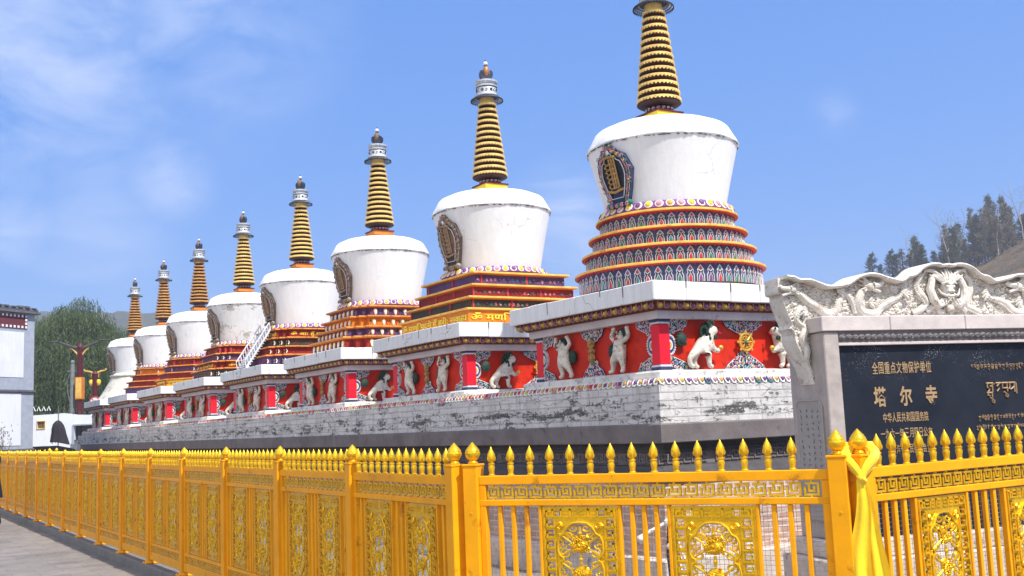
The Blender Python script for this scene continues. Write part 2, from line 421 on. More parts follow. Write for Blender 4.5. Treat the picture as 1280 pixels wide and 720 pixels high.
def skin(pts, edges, lv=2):
    """pts: list of (x,y,z,r)"""
    me = bpy.data.meshes.new('tmp'); me.from_pydata([p[:3] for p in pts], edges, [])
    o = link('tmp', me); o.modifiers.new('s', 'SKIN')
    for sv, p in zip(me.skin_vertices[0].data, pts): sv.radius = (p[3], p[3])
    me.skin_vertices[0].data[0].use_root = True
    o.modifiers[0].use_smooth_shade = True
    m2 = o.modifiers.new('u', 'SUBSURF'); m2.levels = lv; m2.render_levels = lv
    return eval_mesh(o)
def smooth_all(me, m):
    me.materials.clear(); me.materials.append(MATS[m]); me.polygons.foreach_set('use_smooth', [True]*len(me.polygons)); me.polygons.foreach_set('material_index', [0]*len(me.polygons)); return me
def arc(cx, cz, r, a0, a1, n, y=0, r1=None):
    out = []
    for i in range(n+1):
        t = i/n; a = R(a0+(a1-a0)*t); q = r if r1 is None else r+(r1-r)*t
        out.append((cx+q*math.cos(a), y, cz+q*math.sin(a)))
    return out

def split_mb(m, names, mats):
    out = []
    for k, (nm, mt) in enumerate(zip(names, mats)):
        q = MB(); q.v = m.v; q.f = [f for f, i in zip(m.f, m.m) if i == k]; q.m = [0]*len(q.f)
        me = q.mesh(nm, [mt]); bm = bmesh.new(); bm.from_mesh(me); bmesh.ops.delete(bm, geom=[v for v in bm.verts if not v.link_faces], context='VERTS'); bm.to_mesh(me); bm.free(); out.append(me)
    return out
# ------------------------------------------------------------------ reliefs of the frieze (front towards -y, base at z=0)
def limb_chain(pts, edges): return skin(pts, edges, 1)
def atlant_meshes(side):
    """upright snow lion holding the beam up with both paws"""
    s = side
    P = [(0,-.055,.225,.052),(0.005*s,-.06,.30,.056),(-.005*s,-.065,.36,.038),(-.018*s,-.085,.405,.045),(-.02*s,-.125,.39,.026),
         (-.06*s,-.06,.355,.024),(-.112*s,-.065,.40,.022),(-.085*s,-.06,.475,.019),(-.092*s,-.075,.505,.026),
         (.06*s,-.06,.355,.024),(.118*s,-.065,.41,.022),(.085*s,-.06,.48,.019),(.085*s,-.078,.508,.027),
         (-.045*s,-.075,.16,.040),(-.05*s,-.06,.08,.024),(-.058*s,-.062,.028,.022),(-.068*s,-.105,.018,.022),
         (.055*s,-.085,.155,.040),(.075*s,-.062,.08,.024),(.085*s,-.062,.028,.022),(.098*s,-.105,.018,.022)]
    E_ = [(0,1),(1,2),(2,3),(3,4),(2,5),(5,6),(6,7),(7,8),(2,9),(9,10),(10,11),(11,12),(0,13),(13,14),(14,15),(15,16),(0,17),(17,18),(18,19),(19,20)]
    lean = .10*s
    P = [((x-lean*(z-.25))*1.38, y, z, r*1.20) for x, y, z, r in P]
    body = smooth_all(skin(P, E_, 2), 'lion white')
    hx = P[3][0]
    m = MB(); rr = random.Random(3)
    m.ball((hx, -.035, .40), (.072, .035, .085), 10, 7)
    for i in range(16):
        a = 2*PI*i/16; m.ball((hx+.066*math.cos(a), -.05, .40+.076*math.sin(a)), (.020, .022, .024), 6, 4)
    mane = m.mesh('mane', ['mane green'])
    m = MB(); m.ball((.155*s, -.035, .25), (.062, .038, .075), 10, 7)
    for i in range(12):
        a = 2*PI*i/12; m.ball((.155*s+.052*math.cos(a), -.045, .25+.064*math.sin(a)), (.016, .018, .020), 6, 4)
    m.tube([(.03*s, -.03, .2), (.07*s, -.025, .19), (.11*s, -.03, .22)], .012, 6)
    tail = m.mesh('tail', ['mane green'])
    m = MB()
    for e in (-1, 1):
        m.ball((hx+e*.022, -.126, .42), .0085, 6, 4, 0); m.ball((hx+e*.034, -.1, .448), (.012, .01, .014), 6, 4, 1)
    m.ball((hx, -.15, .402), (.013, .01, .01), 6, 4, 2); m.ball((hx, -.143, .375), (.027, .016, .018), 8, 5, 2)
    for i in range(7): m.ball((-.055+.11*i/6, -.112+.00*i, .262-.012*math.sin(PI*i/6)), .008, 6, 4, 3)
    return [body, mane, tail]+split_mb(m, ('eyes', 'ears', 'mouth', 'collar'), ['face black', 'lion white', 'paint crimson', 'gold paint'])
def lion_meshes(s):
    """walking snow lion, head lifted, one forepaw on a ball; s=1 walks to the right"""
    KX = 1.08
    P = [(-.10,-.065,.225,.064),(-.02,-.07,.215,.058),(.06,-.075,.235,.064),(.085,-.08,.30,.052),(.125,-.09,.375,.054),(.180,-.10,.362,.036),
         (-.12,-.095,.13,.040),(-.155,-.09,.085,.024),(-.135,-.09,.03,.021),(-.095,-.095,.018,.024),
         (-.055,-.045,.13,.036),(-.07,-.05,.07,.022),(-.055,-.05,.025,.020),(-.02,-.055,.016,.020),
         (.07,-.10,.15,.030),(.065,-.10,.08,.023),(.07,-.10,.025,.021),(.11,-.105,.018,.024),
         (.115,-.10,.20,.028),(.165,-.10,.165,.022),(.19,-.105,.185,.024)]
    E_ = [(0,1),(1,2),(2,3),(3,4),(4,5),(0,6),(6,7),(7,8),(8,9),(0,10),(10,11),(11,12),(12,13),(2,14),(14,15),(15,16),(16,17),(2,18),(18,19),(19,20)]
    k = 1.12
    P = [(x*s*k*KX, y, z*k, r*k*1.13) for x, y, z, r in P]
    body = smooth_all(skin(P, E_, 2), 'lion white')
    m = MB()
    m.ball((.070*s*k*KX, -.06, .345*k), (.072, .045, .100), 10, 7)
    for i in range(14):
        a = R(60+190*i/13); m.ball(((.078+.062*math.cos(a))*s*k*KX, -.075, (.335+.092*math.sin(a))*k), (.026, .024, .028), 6, 4)
        m.ball(((.088+.03*math.cos(a))*s*k*KX, -.10, (.32+.05*math.sin(a))*k), (.018, .018, .02), 6, 4)
    for i in range(15):
        a = R(85+215*i/14); q = 1+.22*math.sin(i*2.7); m.ball(((.104+.066*q*math.cos(a))*s*k*KX, -.130-.008*math.cos(i*1.9), (.362+.074*q*math.sin(a))*k), (.018, .020, .026), 6, 4)
    mane = m.mesh('mane', ['mane green'])
    m = MB(); m.ball((-.245*s, -.045, .315), (.066, .045, .070), 10, 7)
    for i in range(12):
        a = 2*PI*i/12; m.ball((-.245*s+(.056*math.cos(a)), -.055, .315+.060*math.sin(a)), (.018, .018, .02), 6, 4)
    m.tube([(-.18*s, -.05, .26), (-.21*s, -.045, .30), (-.24*s, -.045, .31)], .014, 6)
    tail = m.mesh('tail', ['mane green'])
    m = MB()
    m.ball((.165*s*k*KX, -.142, .392*k), .013, 6, 4, 0); m.ball((.205*s*k*KX, -.09, .352*k), .011, 6, 4, 2); m.ball((.200*s*k*KX, -.115, .335*k), (.020, .026, .009), 6, 4, 2)
    m.ball((.105*s*k*KX, -.125, .43*k), (.014, .012, .024), 6, 4, 1)
    for i in range(9): m.ball(((.05+.07*i/8)*s*k*KX, -.128-.012*math.sin(PI*i/8), (.20+.08*i/8)*k), .0095, 6, 4, 3)
    m.ball((.20*s*k*KX, -.115, .20*k), (.03, .026, .028), 8, 6, 3)
    return [body, mane, tail]+split_mb(m, ('eyes', 'ears', 'mouth', 'collar'), ['face black', 'lion white', 'paint crimson', 'gold paint'])
def spiral(cx, cz, r, a0, turns=1.4, n=12, y=-.03, d=1):
    return [(cx+(r*(1-t*.85))*math.cos(a0+d*2*PI*turns*t), y-.004*t, cz+(r*(1-t*.85))*math.sin(a0+d*2*PI*turns*t)) for t in [i/n for i in range(n+1)]]
SCM = ['scroll blue', 'scroll white', 'paint crimson', 'paint green', 'paint ochre', 'paint pink']
def scroll_pile(poly, seed, cell=.050, y0=-.022):
    """carved cloud scrolls filling an outline"""
    r = random.Random(seed); m = MB()
    m.prism(poly, y0, .002, 0)
    m.tube([(x, y0-.002, z) for x, z in poly], .0045, 5, 1, closed=True)
    xs = [p[0] for p in poly]; zs = [p[1] for p in poly]
    def inside(x, z):
        c = False; n = len(poly)
        for i in range(n):
            (x1, z1), (x2, z2) = poly[i], poly[(i+1) % n]
            if (z1 > z) != (z2 > z) and x < (x2-x1)*(z-z1)/(z2-z1)+x1: c = not c
        return c
    z = min(zs)+cell*.5; row = 0
    while z < max(zs):
        x = min(xs)+cell*(.5 if row % 2 else .1)
        while x < max(xs):
            if inside(x, z):
                rr = cell*r.uniform(.42, .58)
                m.tube(spiral(x, z, rr, r.uniform(0, 6.28), r.uniform(1., 1.5), 10, y0-.004, r.choice((-1, 1))), [.0052]*6+[.004]*5, 4, 1)
                m.ball((x, y0-.006, z), (.014, .011, .014), 6, 4, r.choice((2, 3, 4, 4, 5, 2)))
            x += cell
        z += cell*.86; row += 1
    return m
def wheel_meshes():
    c = .29; m = MB()
    m.tube(arc(0, c, .092, 0, 360, 28, -.06)[:-1], .0135, 6, 0, closed=True)
    m.tube(arc(0, c, .062, 0, 360, 24, -.055)[:-1], .007, 5, 0, closed=True)
    for i in range(8):
        a = 2*PI*i/8
        m.tube([(0, -.06, c), (.092*math.cos(a), -.06, c+.092*math.sin(a))], [.007, .009], 5, 0)
        m.ball((.116*math.cos(a), -.06, c+.116*math.sin(a)), (.016, .012, .016), 6, 4, 0)
    m.ball((0, -.07, c), (.028, .015, .028), 10, 6, 1); m.ball((0, -.085, c), (.012, .01, .012), 8, 5, 0)
    wheel = m.mesh('wheel', ['gold paint', 'paint green'])
    base = scroll_pile([(-.30, 0), (.30, 0), (.25, .045), (.17, .10), (.10, .135), (.05, .185), (-.05, .185), (-.10, .135), (-.17, .10), (-.25, .045)], 5).mesh('scroll_base', SCM)
    brk = scroll_pile([(-.29, .53), (-.25, .47), (-.17, .43), (-.09, .395), (-.05, .385), (.05, .385), (.09, .395), (.17, .43), (.25, .47), (.29, .53)], 6).mesh('scroll_bracket', SCM)
    return wheel, base, brk
def vajra_meshes():
    m = MB(); c = .29
    prof = [(.006,-.13),(.03,-.11),(.038,-.08),(.02,-.05),(.014,-.03),(.03,-.012),(.03,.012),(.014,.03),(.02,.05),(.038,.08),(.03,.11),(.006,.13)]
    m.lathe([(r, z+c) for r, z in prof], 10, (0, -.045, 0), 0)
    for e in (-1, 1):
        m.tube([(0, -.045, c), (e*.03, -.045, c+.015), (e*.06, -.045, c), (e*.045, -.045, c-.03)], [.012, .012, .012, .006], 6, 0)
        for q in (-1, 1):
            m.tube([(0, -.045, c+q*.03), (e*.05, -.045, c+q*.06), (e*.058, -.045, c+q*.09), (e*.02, -.045, c+q*.12)], [.010, .012, .012, .006], 6, 0)
    v = m.mesh('vajra', ['old gold'])
    base = scroll_pile([(-.21, 0), (.21, 0), (.17, .06), (.10, .10), (.055, .17), (-.055, .17), (-.10, .10), (-.17, .06)], 8).mesh('scroll_base', SCM)
    brk = scroll_pile([(-.22, .53), (-.18, .46), (-.11, .42), (-.055, .39), (.055, .39), (.11, .42), (.18, .46), (.22, .53)], 9).mesh('scroll_bracket', SCM)
    return v, base, brk
def corner_scroll_mesh(seed, s, w=.26):
    """scrolls beside a corner pilaster: top and bottom corner pieces and a half medallion; x>0 is away from the pilaster when s=1"""
    m = scroll_pile([(0, 0), (s*w, 0), (s*w*.8, .07), (s*.05, .13), (0, .15)], seed)
    m2 = scroll_pile([(0, .53), (s*w, .53), (s*w*.9, .46), (s*.06, .39), (0, .37)], seed+1)
    m.add(m2.v, m2.f); m.m[-len(m2.m):] = m2.m
    c = .26
    for i, (rr, k) in enumerate(((.115, 1), (.085, 0), (.055, 1), (.03, 4))):
        pts = [(s*rr*.75*math.sin(t*PI/14), c-rr*math.cos(t*PI/14)) for t in range(15)]
        m.prism(pts, -.016-.006*i, .0, k)
    for t in range(11):
        a = PI*(t+.5)/11; m.ball((s*.10*.75*math.sin(a), -.026, c-.10*math.cos(a)), (.012, .01, .012), 6, 4, 1)
    return m.mesh('corner_scrolls', SCM)
ATL = [atlant_meshes(1), atlant_meshes(-1)]
LION = [lion_meshes(1), lion_meshes(-1)]
WHEEL = wheel_meshes(); VAJRA = vajra_meshes()
CSR = [corner_scroll_mesh(20, 1), corner_scroll_mesh(22, -1)]

# ------------------------------------------------------------------ shared stupa meshes (z measured from the ledge bottom, 2.07 m above the ground)
ZB = 2.07
def sq(w): return [(-w, -w), (w, -w), (w, w), (-w, w)]
def redent(w, k=.13):
    a = w; b = w*(1-k); c = w*(1-2*k)
    q = [(c, -a), (c, -b), (b, -b), (b, -c), (a, -c)]
    out = []
    for i in range(4):
        for x, y in q:
            for _ in range(i): x, y = -y, x
            out.append((x, y))
    return out
def octa(w):
    k = w*.46; return [(-k, -w), (k, -w), (w, -k), (w, k), (k, w), (-k, w), (-w, k), (-w, -k)]
def circ(w, n=72): return [(w*math.cos(2*PI*i/n), w*math.sin(2*PI*i/n)) for i in range(n)]
SH = dict(square=sq, redent=redent, octa=octa, round=circ)

def jag(poly_f, w, z0, z1, m, mi=0, ov=.0):
    m.loft([(poly_f(w), z0), (poly_f(w+ov), z1)], mi)

m = MB(); m.loft([(sq(1.31), 0), (sq(1.315), .055), (sq(1.30), .07), (sq(1.16), .085)], 0); LEDGE = m.mesh('ledge', ['ledge stone'], 20)
m = MB(); m.loft([(sq(1.15), .08), (sq(1.15), .62)], 0); FRIEZE = m.mesh('frieze', ['frieze red'], 20)
m = MB(); m.loft([(sq(1.235), .615), (sq(1.24), .62), (sq(1.245), .695), (sq(1.24), .70)], 0); BEAM = m.mesh('beam', ['beam pink'], 20)
m = MB(); m.loft([(sq(1.405), .785), (sq(1.41), .79), (sq(1.41), .975), (sq(1.395), .99)], 0)
def bead_band():
    m = MB(); m.loft([(sq(1.26), .70), (sq(1.31), .745), (sq(1.385), .787)], 0)
    n = 30
    for f in range(4):
        Mx = Matrix.Rotation(f*PI/2, 4, 'Z')
        for i in range(n):
            x = -1.33+2.66*(i+.5)/n; k = 1+(i % 2)
            m.ball((x, -1.345, .743), (.030, .034, .026), 7, 5, k, Mx)
            m.tube([(x-.043, -1.37, .775), (x-.04, -1.36, .73), (x-.018, -1.345, .712), (x+.018, -1.345, .712), (x+.04, -1.36, .73), (x+.043, -1.37, .775)], .0065, 4, 3, Mx, caps=False)
    return m.mesh('bead_band', ['maroon', 'paint ochre', 'paint violet', 'old gold'])
BEADS = bead_band()
def slab_mesh(seed):
    r = random.Random(seed); m = MB()
    # slab edge in blocks with uneven joints
    m.loft([(sq(1.385), .79), (sq(1.395), .985)], 0)
    for f in range(4):
        Mx = Matrix.Rotation(f*PI/2, 4, 'Z'); x = -1.41
        while x < 1.41:
            w = r.uniform(.38, .62); x2 = min(1.41, x+w)
            if 1.41-x2 < .2: x2 = 1.41
            d = r.uniform(0, .004)
            m.bbox(x+.002, x2-.002, -1.41-d, -1.3, .788+r.uniform(-.003, .003), .985+r.uniform(-.004, .004), .007, 0, Mx)
            # dark rain marks running from the joints
            if x2 < 1.40 and r.random() < .8:
                L = r.uniform(.04, .13); m.prism([(x2-.006, .984), (x2+.008, .984), (x2+.004, .984-L), (x2-.001, .984-L*1.1)], -1.4165, -1.40, 1, Mx)
            x = x2
    return m.mesh('slab', ['slab white', 'grey stone'], 25)

def dome_mesh(zt, matname):
    zs = [zt, 4.2, 4.4, 4.6, 4.75, 4.86]; m = MB()
    pr = [(.70, zt-.05)]+[(.715+(.90-.715)*((z-zt)/(4.86-zt))**1.08, z) for z in zs]
    m.lathe([(r, z-ZB) for r, z in pr], 72); return m.mesh('dome', [matname])
def cap_mesh():
    m = MB(); rr = random.Random(2)
    pr = [(.88, 4.852), (.912, 4.862), (.920, 4.874), (.918, 4.884), (.87, 4.975), (.815, 5.075), (.79, 5.098), (.66, 5.155), (.46, 5.198), (.25, 5.22), (.0001, 5.228)]
    m.lathe([(r, z-ZB) for r, z in pr], 72, mod=lambda a, k: 1+(.004*math.sin(a*9+k)+.003*math.sin(a*23+2*k) if k < 4 else 0)); 
    for i in range(150):
        a = rr.uniform(0, 6.28); L_ = rr.choice((.008, .012, .02, .035)); r0 = .9085; z = 4.856-ZB+rr.uniform(-.003, .003)
        m.tube([(r0*math.cos(a+t*L_), r0*math.sin(a+t*L_), z+rr.uniform(-.003, .003)) for t in (-1, 0, 1)], [.002, rr.uniform(.004, .009), .002], 4, 1, caps=False)
    return m.mesh('dome_cap', ['cap white', 'dark stone'])
CAP = cap_mesh()
def lotus_ring(z0, r0):
    m = MB(); n = 40
    m.lathe([(r0-.02, z0-ZB), (r0+.045, z0+.005-ZB), (r0+.05, z0+.02-ZB), (r0-.03, z0+.105-ZB)], 72, mi=2)
    for i in range(n):
        a = 2*PI*i/n; Mx = Matrix.Rotation(a, 4, 'Z') @ Matrix.Translation((r0+.022, 0, z0+.055-ZB)) @ Matrix.Rotation(R(-30), 4, 'Y')
        m.ball((.004, 0, 0), (.018, .052, .052), 9, 6, 0, Mx); m.ball((.016, 0, 0), (.018, .037, .038), 8, 6, (3, 4, 1, 4, 3, 2)[i % 6], Mx)
    return m.mesh('lotus_ring', ['white paint', 'paint ochre', 'paint violet', 'bright yellow', 'paint pink'])

def gau_mesh(kind):
    """shrine window on the dome: ogee frame, dark panel, monogram; front -y, local z from 0 to .74"""
    half = [(0, .74), (.035, .72), (.05, .675), (.09, .665), (.115, .62), (.165, .585), (.185, .53), (.205, .44), (.205, .36), (.185, .27), (.165, .19), (.135, .10), (.11, .03), (.10, 0)]
    out = half+[(-x, z) for x, z in reversed(half[1:])]
    inn = [(x*.70, .12+(z-.05)*.74) for x, z in out if z > .02]
    m = MB(); dark = kind != 'blue'
    NX = 8
    for i in range(NX):
        xa, xb = -.21+.42*i/NX, -.21+.42*(i+1)/NX
        top = lambda x: max(z for z in [p[1] for p in half if p[0] >= abs(x)-.004] or [.40])
        bot = lambda x: min(z for z in [p[1] for p in half if p[0] >= abs(x)-.004] or [.40])
        m.prism([(xa, bot(xa)), (xb, bot(xb)), (xb, top(xb)), (xa, top(xa))], -.045, .03, 0)
    m.prism([(x, z) for x, z in inn if x >= 0]+[(0, inn[-1][1])][:0], -.058, -.03, 1); m.prism([(x, z) for x, z in inn if x <= 0]+[inn[0]], -.058, -.03, 1)
    m.tube([(x, -.050, z) for x, z in out], .009, 6, 0, closed=True)
    m.tube([(x*.93, -.056, .03+(z-.02)*.93) for x, z in out], .0045, 5, 2, closed=True)
    m.tube([(x*.82, -.060, .06+(z-.02)*.86) for x, z in out], .006, 6, 3, closed=True)
    m.tube([(x, -.066, z) for x, z in inn], .0055, 6, 2, closed=True)
    r = random.Random(4)
    for x, z in out:
        for q in range(2):
            xx = x*.92+r.uniform(-.01, .01); zz = z*.95+.015+r.uniform(-.02, .02)
            m.tube(spiral(xx, zz, .028, r.uniform(0, 6), 1.2, 8, -.066), .0045, 4, 3 if q else 4)
            m.ball((xx, -.068, zz), .010, 6, 4, r.choice((4, 5, 6, 2)))
    # monogram: upright bars with looping strokes
    for i, x in enumerate((.0, .03, .06)): m.tube([(x-.005, -.075, .56), (x, -.075, .22)], .010, 5, 7)
    m.tube([(-.085, -.075, .575), (-.03, -.075, .585), (.075, -.075, .575)], .016, 5, 7)
    for j in range(6):
        z = .53-.055*j
        m.tube([(-.085+.004*j, -.075, z), (-.05, -.078, z-.02), (-.07+.004*j, -.075, z-.045), (-.02, -.078, z-.03), (.05, -.075, z-.035)], .010, 5, 7)
    m.ball((0, -.075, .635), (.018, .015, .03), 8, 6, 2)
    m.tube([(-.1, -.075, .20), (0, -.085, .175), (.1, -.075, .20)], .016, 6, 7)
    # lotus foot
    for i in range(5):
        x = -.13+.065*i; m.ball((x, -.075, .02+.006*abs(i-2)), (.042, .03, .035), 8, 6, 8 if i % 2 else 4); m.tube(spiral(x, .02, .026, 1., 1.2, 8, -.11), .006, 4, 3)
    P = ['niche blue' if not dark else 'monogram dark', 'niche dark' if not dark else 'monogram brown', 'scroll white', 'paint pink' if not dark else 'worn gold', 'paint green' if not dark else 'worn white', 'paint crimson', 'bright yellow' if not dark else 'old gold', 'old gold' if not dark else 'worn gold', 'scroll blue' if not dark else 'monogram brown']
    m.v = [(x, y+.018+x*x/(2*.74)*(1.0 if z > .1 else .8), z) for x, y, z in m.v]
    return m.mesh('shrine_window', P)
GAU = {'blue': gau_mesh('blue'), 'brown': gau_mesh('brown')}

# spire
m = MB(); m.loft([(sq(.15), 5.17-ZB), (sq(.15), 5.255-ZB)], 0); m.loft([(sq(.185), 5.255-ZB), (sq(.192), 5.262-ZB), (sq(.192), 5.325-ZB)], 1); m.loft([(sq(.205), 5.325-ZB), (sq(.21), 5.345-ZB), (sq(.12), 5.36-ZB)], 2)
HARM = m.mesh('spire_base', ['spire red', 'bright yellow', 'maroon'], 20); HARM2 = HARM.copy(); HARM2.materials[1] = MATS['tier orange']
m = MB(); m.lathe([(.115, 5.345-ZB), (.16, 5.37-ZB), (.165, 5.40-ZB), (.12, 5.42-ZB), (.15, 5.44-ZB)], 32, mi=0)
for i in range(16):
    a = 2*PI*i/16; m.tube([tuple(Matrix.Rotation(a, 3, 'Z') @ Vector((.168, p[0], 5.385-ZB+p[2]))) for p in spiral(0, 0, .022, 0, 1.2, 8, 0)], .0045, 4, 1)
NECK = m.mesh('spire_neck', ['maroon', 'scroll white'])
def rings_mesh(yel, nd=.93):
    m = MB(); n = 13; z0 = 5.455; z1 = 6.665
    for i in range(n):
        t = i/(n-1); z = z0+(z1-z0)*i/n-ZB; h = (z1-z0)/n; r = .268+(.138-.268)*t
        if i == 0: m.lathe([(.14, z-.03), (r-.02, z-.012), (r+.004, z+.006), (r-.02, z+.02)], 56, mi=1)
        m.lathe([(r-.062, z), (r-.022, z+.012), (r-.014, z+h*.36), (r-.04, z+h*.42), (r-.070, z+h*1.0)], 56, mi=1)
        m.lathe([(r-.030, z+h*.36), (r-.030, z+h*.40), (r+.002, z+h*.42), (r+.003, z+h*.70), (r-.018, z+h*.78), (r-.05, z+h*.82)], 56, mi=0)
        m.lathe([(r-.045, z+h*.16), (r-.008, z+h*.22), (r-.006, z+h*.405), (r-.045, z+h*.41)], 56, mi=1)
        k = int(34-12*t)
        for j in range(k):
            Mx = Matrix.Rotation(2*PI*j/k, 4, 'Z'); w = PI*r/k*.44
            m.box(r-.02, r+.007, -w, w, z+h*.27, z+h*.62, 0, Mx)
    m.lathe([(.10, 6.60-ZB), (.112, 6.70-ZB), (.10, 6.78-ZB)], 32, mi=0)
    return m.mesh('spire_rings', [yel, 'ring dark', 'spire red'])
RINGS = {'ring gold': rings_mesh('ring gold'), 'ring orange': rings_mesh('ring orange')}
def umbrella_disc():
    m = MB(); z = 6.745-ZB
    for r0, zz in ((.25, z-.045), (.225, z-.03), (.195, z-.012), (.165, z+.004)): m.tube([(r0*math.cos(2*PI*i/40), r0*math.sin(2*PI*i/40), zz) for i in range(40)], .0065, 5, 0, closed=True)
    for i in range(44):
        a = 2*PI*i/44
        for q in (-1, 1):
            b = a+q*.16; m.tube([(.165*math.cos(a), .165*math.sin(a), z+.004), (.21*math.cos(a+q*.05), .21*math.sin(a+q*.05), z-.022), (.252*math.cos(b), .252*math.sin(b), z-.045)], .0045, 4, 1 if q > 0 else 0)
        m.ball((.25*math.cos(a), .25*math.sin(a), z-.06), (.008, .008, .014), 5, 4, 0)
    m.lathe([(.09, z-.01), (.168, z+.002), (.17, z+.012), (.1, z+.03)], 40, mi=0)
    return m.mesh('umbrella_disc', ['dark iron', 'silver'])
UDISC = umbrella_disc()
def drum():
    m = MB(); z = 6.75-ZB
    m.lathe([(.19, z), (.195, z+.012), (.165, z+.035), (.155, z+.06), (.158, z+.13), (.15, z+.145), (.172, z+.155), (.174, z+.175), (.158, z+.185), (.16, z+.215), (.178, z+.225), (.18, z+.25), (.15, z+.262)], 48, mi=0)
    for i in range(15):
        a = 2*PI*i/15; pts = [tuple(Matrix.Rotation(a, 3, 'Z') @ Vector((.162, p[0], z+.095+p[2]))) for p in spiral(0, 0, .028, i, 1.3, 9, 0)]
        m.tube(pts, .006, 4, i % 2)
    for zz in (.147, .19, .222): m.lathe([(.160, z+zz), (.166, z+zz+.003), (.160, z+zz+.006)], 48, mi=1)
    return m.mesh('crown_drum', ['silver', 'dark iron'])
DRUM = drum()
def moon():
    m = MB(); pts = []
    # upturned crescent: outer bowl, inner bite, lying in x,z and thick in y
    ou = [(.105*math.cos(R(a)), .115*math.sin(R(a))) for a in range(-205, 26, 11)]
    inn = [(.062*math.cos(R(a))+.006, .055+.075*math.sin(R(a))) for a in range(8, -195, -12)]
    c = 7.125-ZB
    poly = [(x, c+z) for x, z in ou+inn]
    m.prism(poly, -.045, .045, 0)
    m.lathe([(.03, 7.005-ZB), (.05, 7.01-ZB), (.03, 7.03-ZB)], 16, mi=0)
    return m
m = moon(); CRES = m.mesh('crescent', ['moon blue'])
m = MB(); m.ball((0, -.02, 7.17-ZB), (.05, .06, .085), 14, 10, 0, None); SUN = m.mesh('sun_disc', ['copper']); SUN2 = SUN.copy(); SUN2.materials[0] = MATS['monogram brown']
m = MB(); m.ball((0, 0, 7.30-ZB), .036, 12, 8, 0); m.ball((0, 0, 7.265-ZB), (.03, .03, .02), 10, 6, 1); m.lathe([(.02, 7.33-ZB), (.0001, 7.375-ZB)], 8, mi=1); JEWEL = m.mesh('jewel_tip', ['bead white', 'dark iron'])

# ---- tiers
TZ = [(.83, 3.86), (.91, 3.668), (1.02, 3.475), (1.10, 3.297)]     # half width of each cornice and its top
def niche_unit():
    """little painted alcove of the round tiers, .12 wide, .14 high, front -y"""
    m = MB()
    m.tube([(-.045, 0, .012), (-.045, 0, .06), (-.030, 0, .075), (-.040, 0, .095), (-.018, 0, .115), (0, 0, .13), (.018, 0, .115), (.040, 0, .095), (.030, 0, .075), (.045, 0, .06), (.045, 0, .012)], .0058, 5, 0)
    m.tube([(-.024, 0, .012), (-.022, -.003, .045), (0, -.005, .075), (.022, -.003, .045), (.024, 0, .012)], .0045, 5, 0)
    m.tube([(-.03, -.002, .10), (0, -.004, .085), (.03, -.002, .10)], .0045, 4, 0)
    return m
def tier_round(i, w, z0, z1):
    n = int(2*PI*w/.122); m = MB()
    m.lathe([(w-.055, z0-ZB), (w-.055, z1-.03-ZB)], 72, mi=0)
    u = niche_unit(); r = random.Random(40+i)
    for k in range(n):
        a = 2*PI*k/n; sz = (z1-.045-z0)/.145
        Mx = Matrix.Rotation(a, 4, 'Z') @ Matrix.Translation((w-.052, 0, z0-ZB+.004)) @ Matrix.Rotation(PI/2, 4, 'Z') @ Matrix.Diagonal((.9, 1, sz, 1))
        m.add(u.v, u.f, 1, Mx)
        c = r.choice((2, 2, 3, 4, 5, 2)); c2 = r.choice((2, 3, 5))
        m.ball((0, 0, .040), (.021, .008, .034), 6, 4, c, Mx); m.ball((0, -.002, .108), (.020, .006, .012), 6, 4, c2, Mx)
        Mx2 = Matrix.Rotation(a+PI/n, 4, 'Z') @ Matrix.Translation((w-.045, 0, z1-.05-ZB))
        m.ball((0, 0, 0), (.010, .011, .012), 6, 4, 2, Mx2)
    return m.mesh('tier_niches', ['niche blue', 'niche outline', 'paint crimson', 'paint green', 'paint teal', 'paint violet'])
def cornice_mesh(poly_f, w, z, under='paint crimson', top='cornice yellow'):
    m = MB(); p = lambda q: poly_f(q)
    m.loft([(p(w-.06), z-.046-ZB), (p(w-.01), z-.036-ZB), (p(w), z-.032-ZB)], 1)
    m.loft([(p(w), z-.0315-ZB), (p(w+.004), z-.024-ZB), (p(w+.002), z-.006-ZB), (p(w-.012), z-ZB), (p(w-.07), z+.004-ZB)], 0)
    return m.mesh('cornice', [top, under], 20)
def face_row(m, poly, z, step, fn):
    """calls fn(matrix, index, face) at even steps along every side of a polygon (front of the matrix towards -y)"""
    n = len(poly)
    for i in range(n):
        a = Vector(poly[i]); b = Vector(poly[(i+1) % n]); L = (b-a).length
        k = max(1, int(round(L/step)))
        if L < step*.8: continue
        ang = math.atan2(b.y-a.y, b.x-a.x)
        for j in range(k):
            p = a.lerp(b, (j+.5)/k)
            fn(Matrix.Translation((p.x, p.y, z)) @ Matrix.Rotation(ang, 4, 'Z'), j, i)
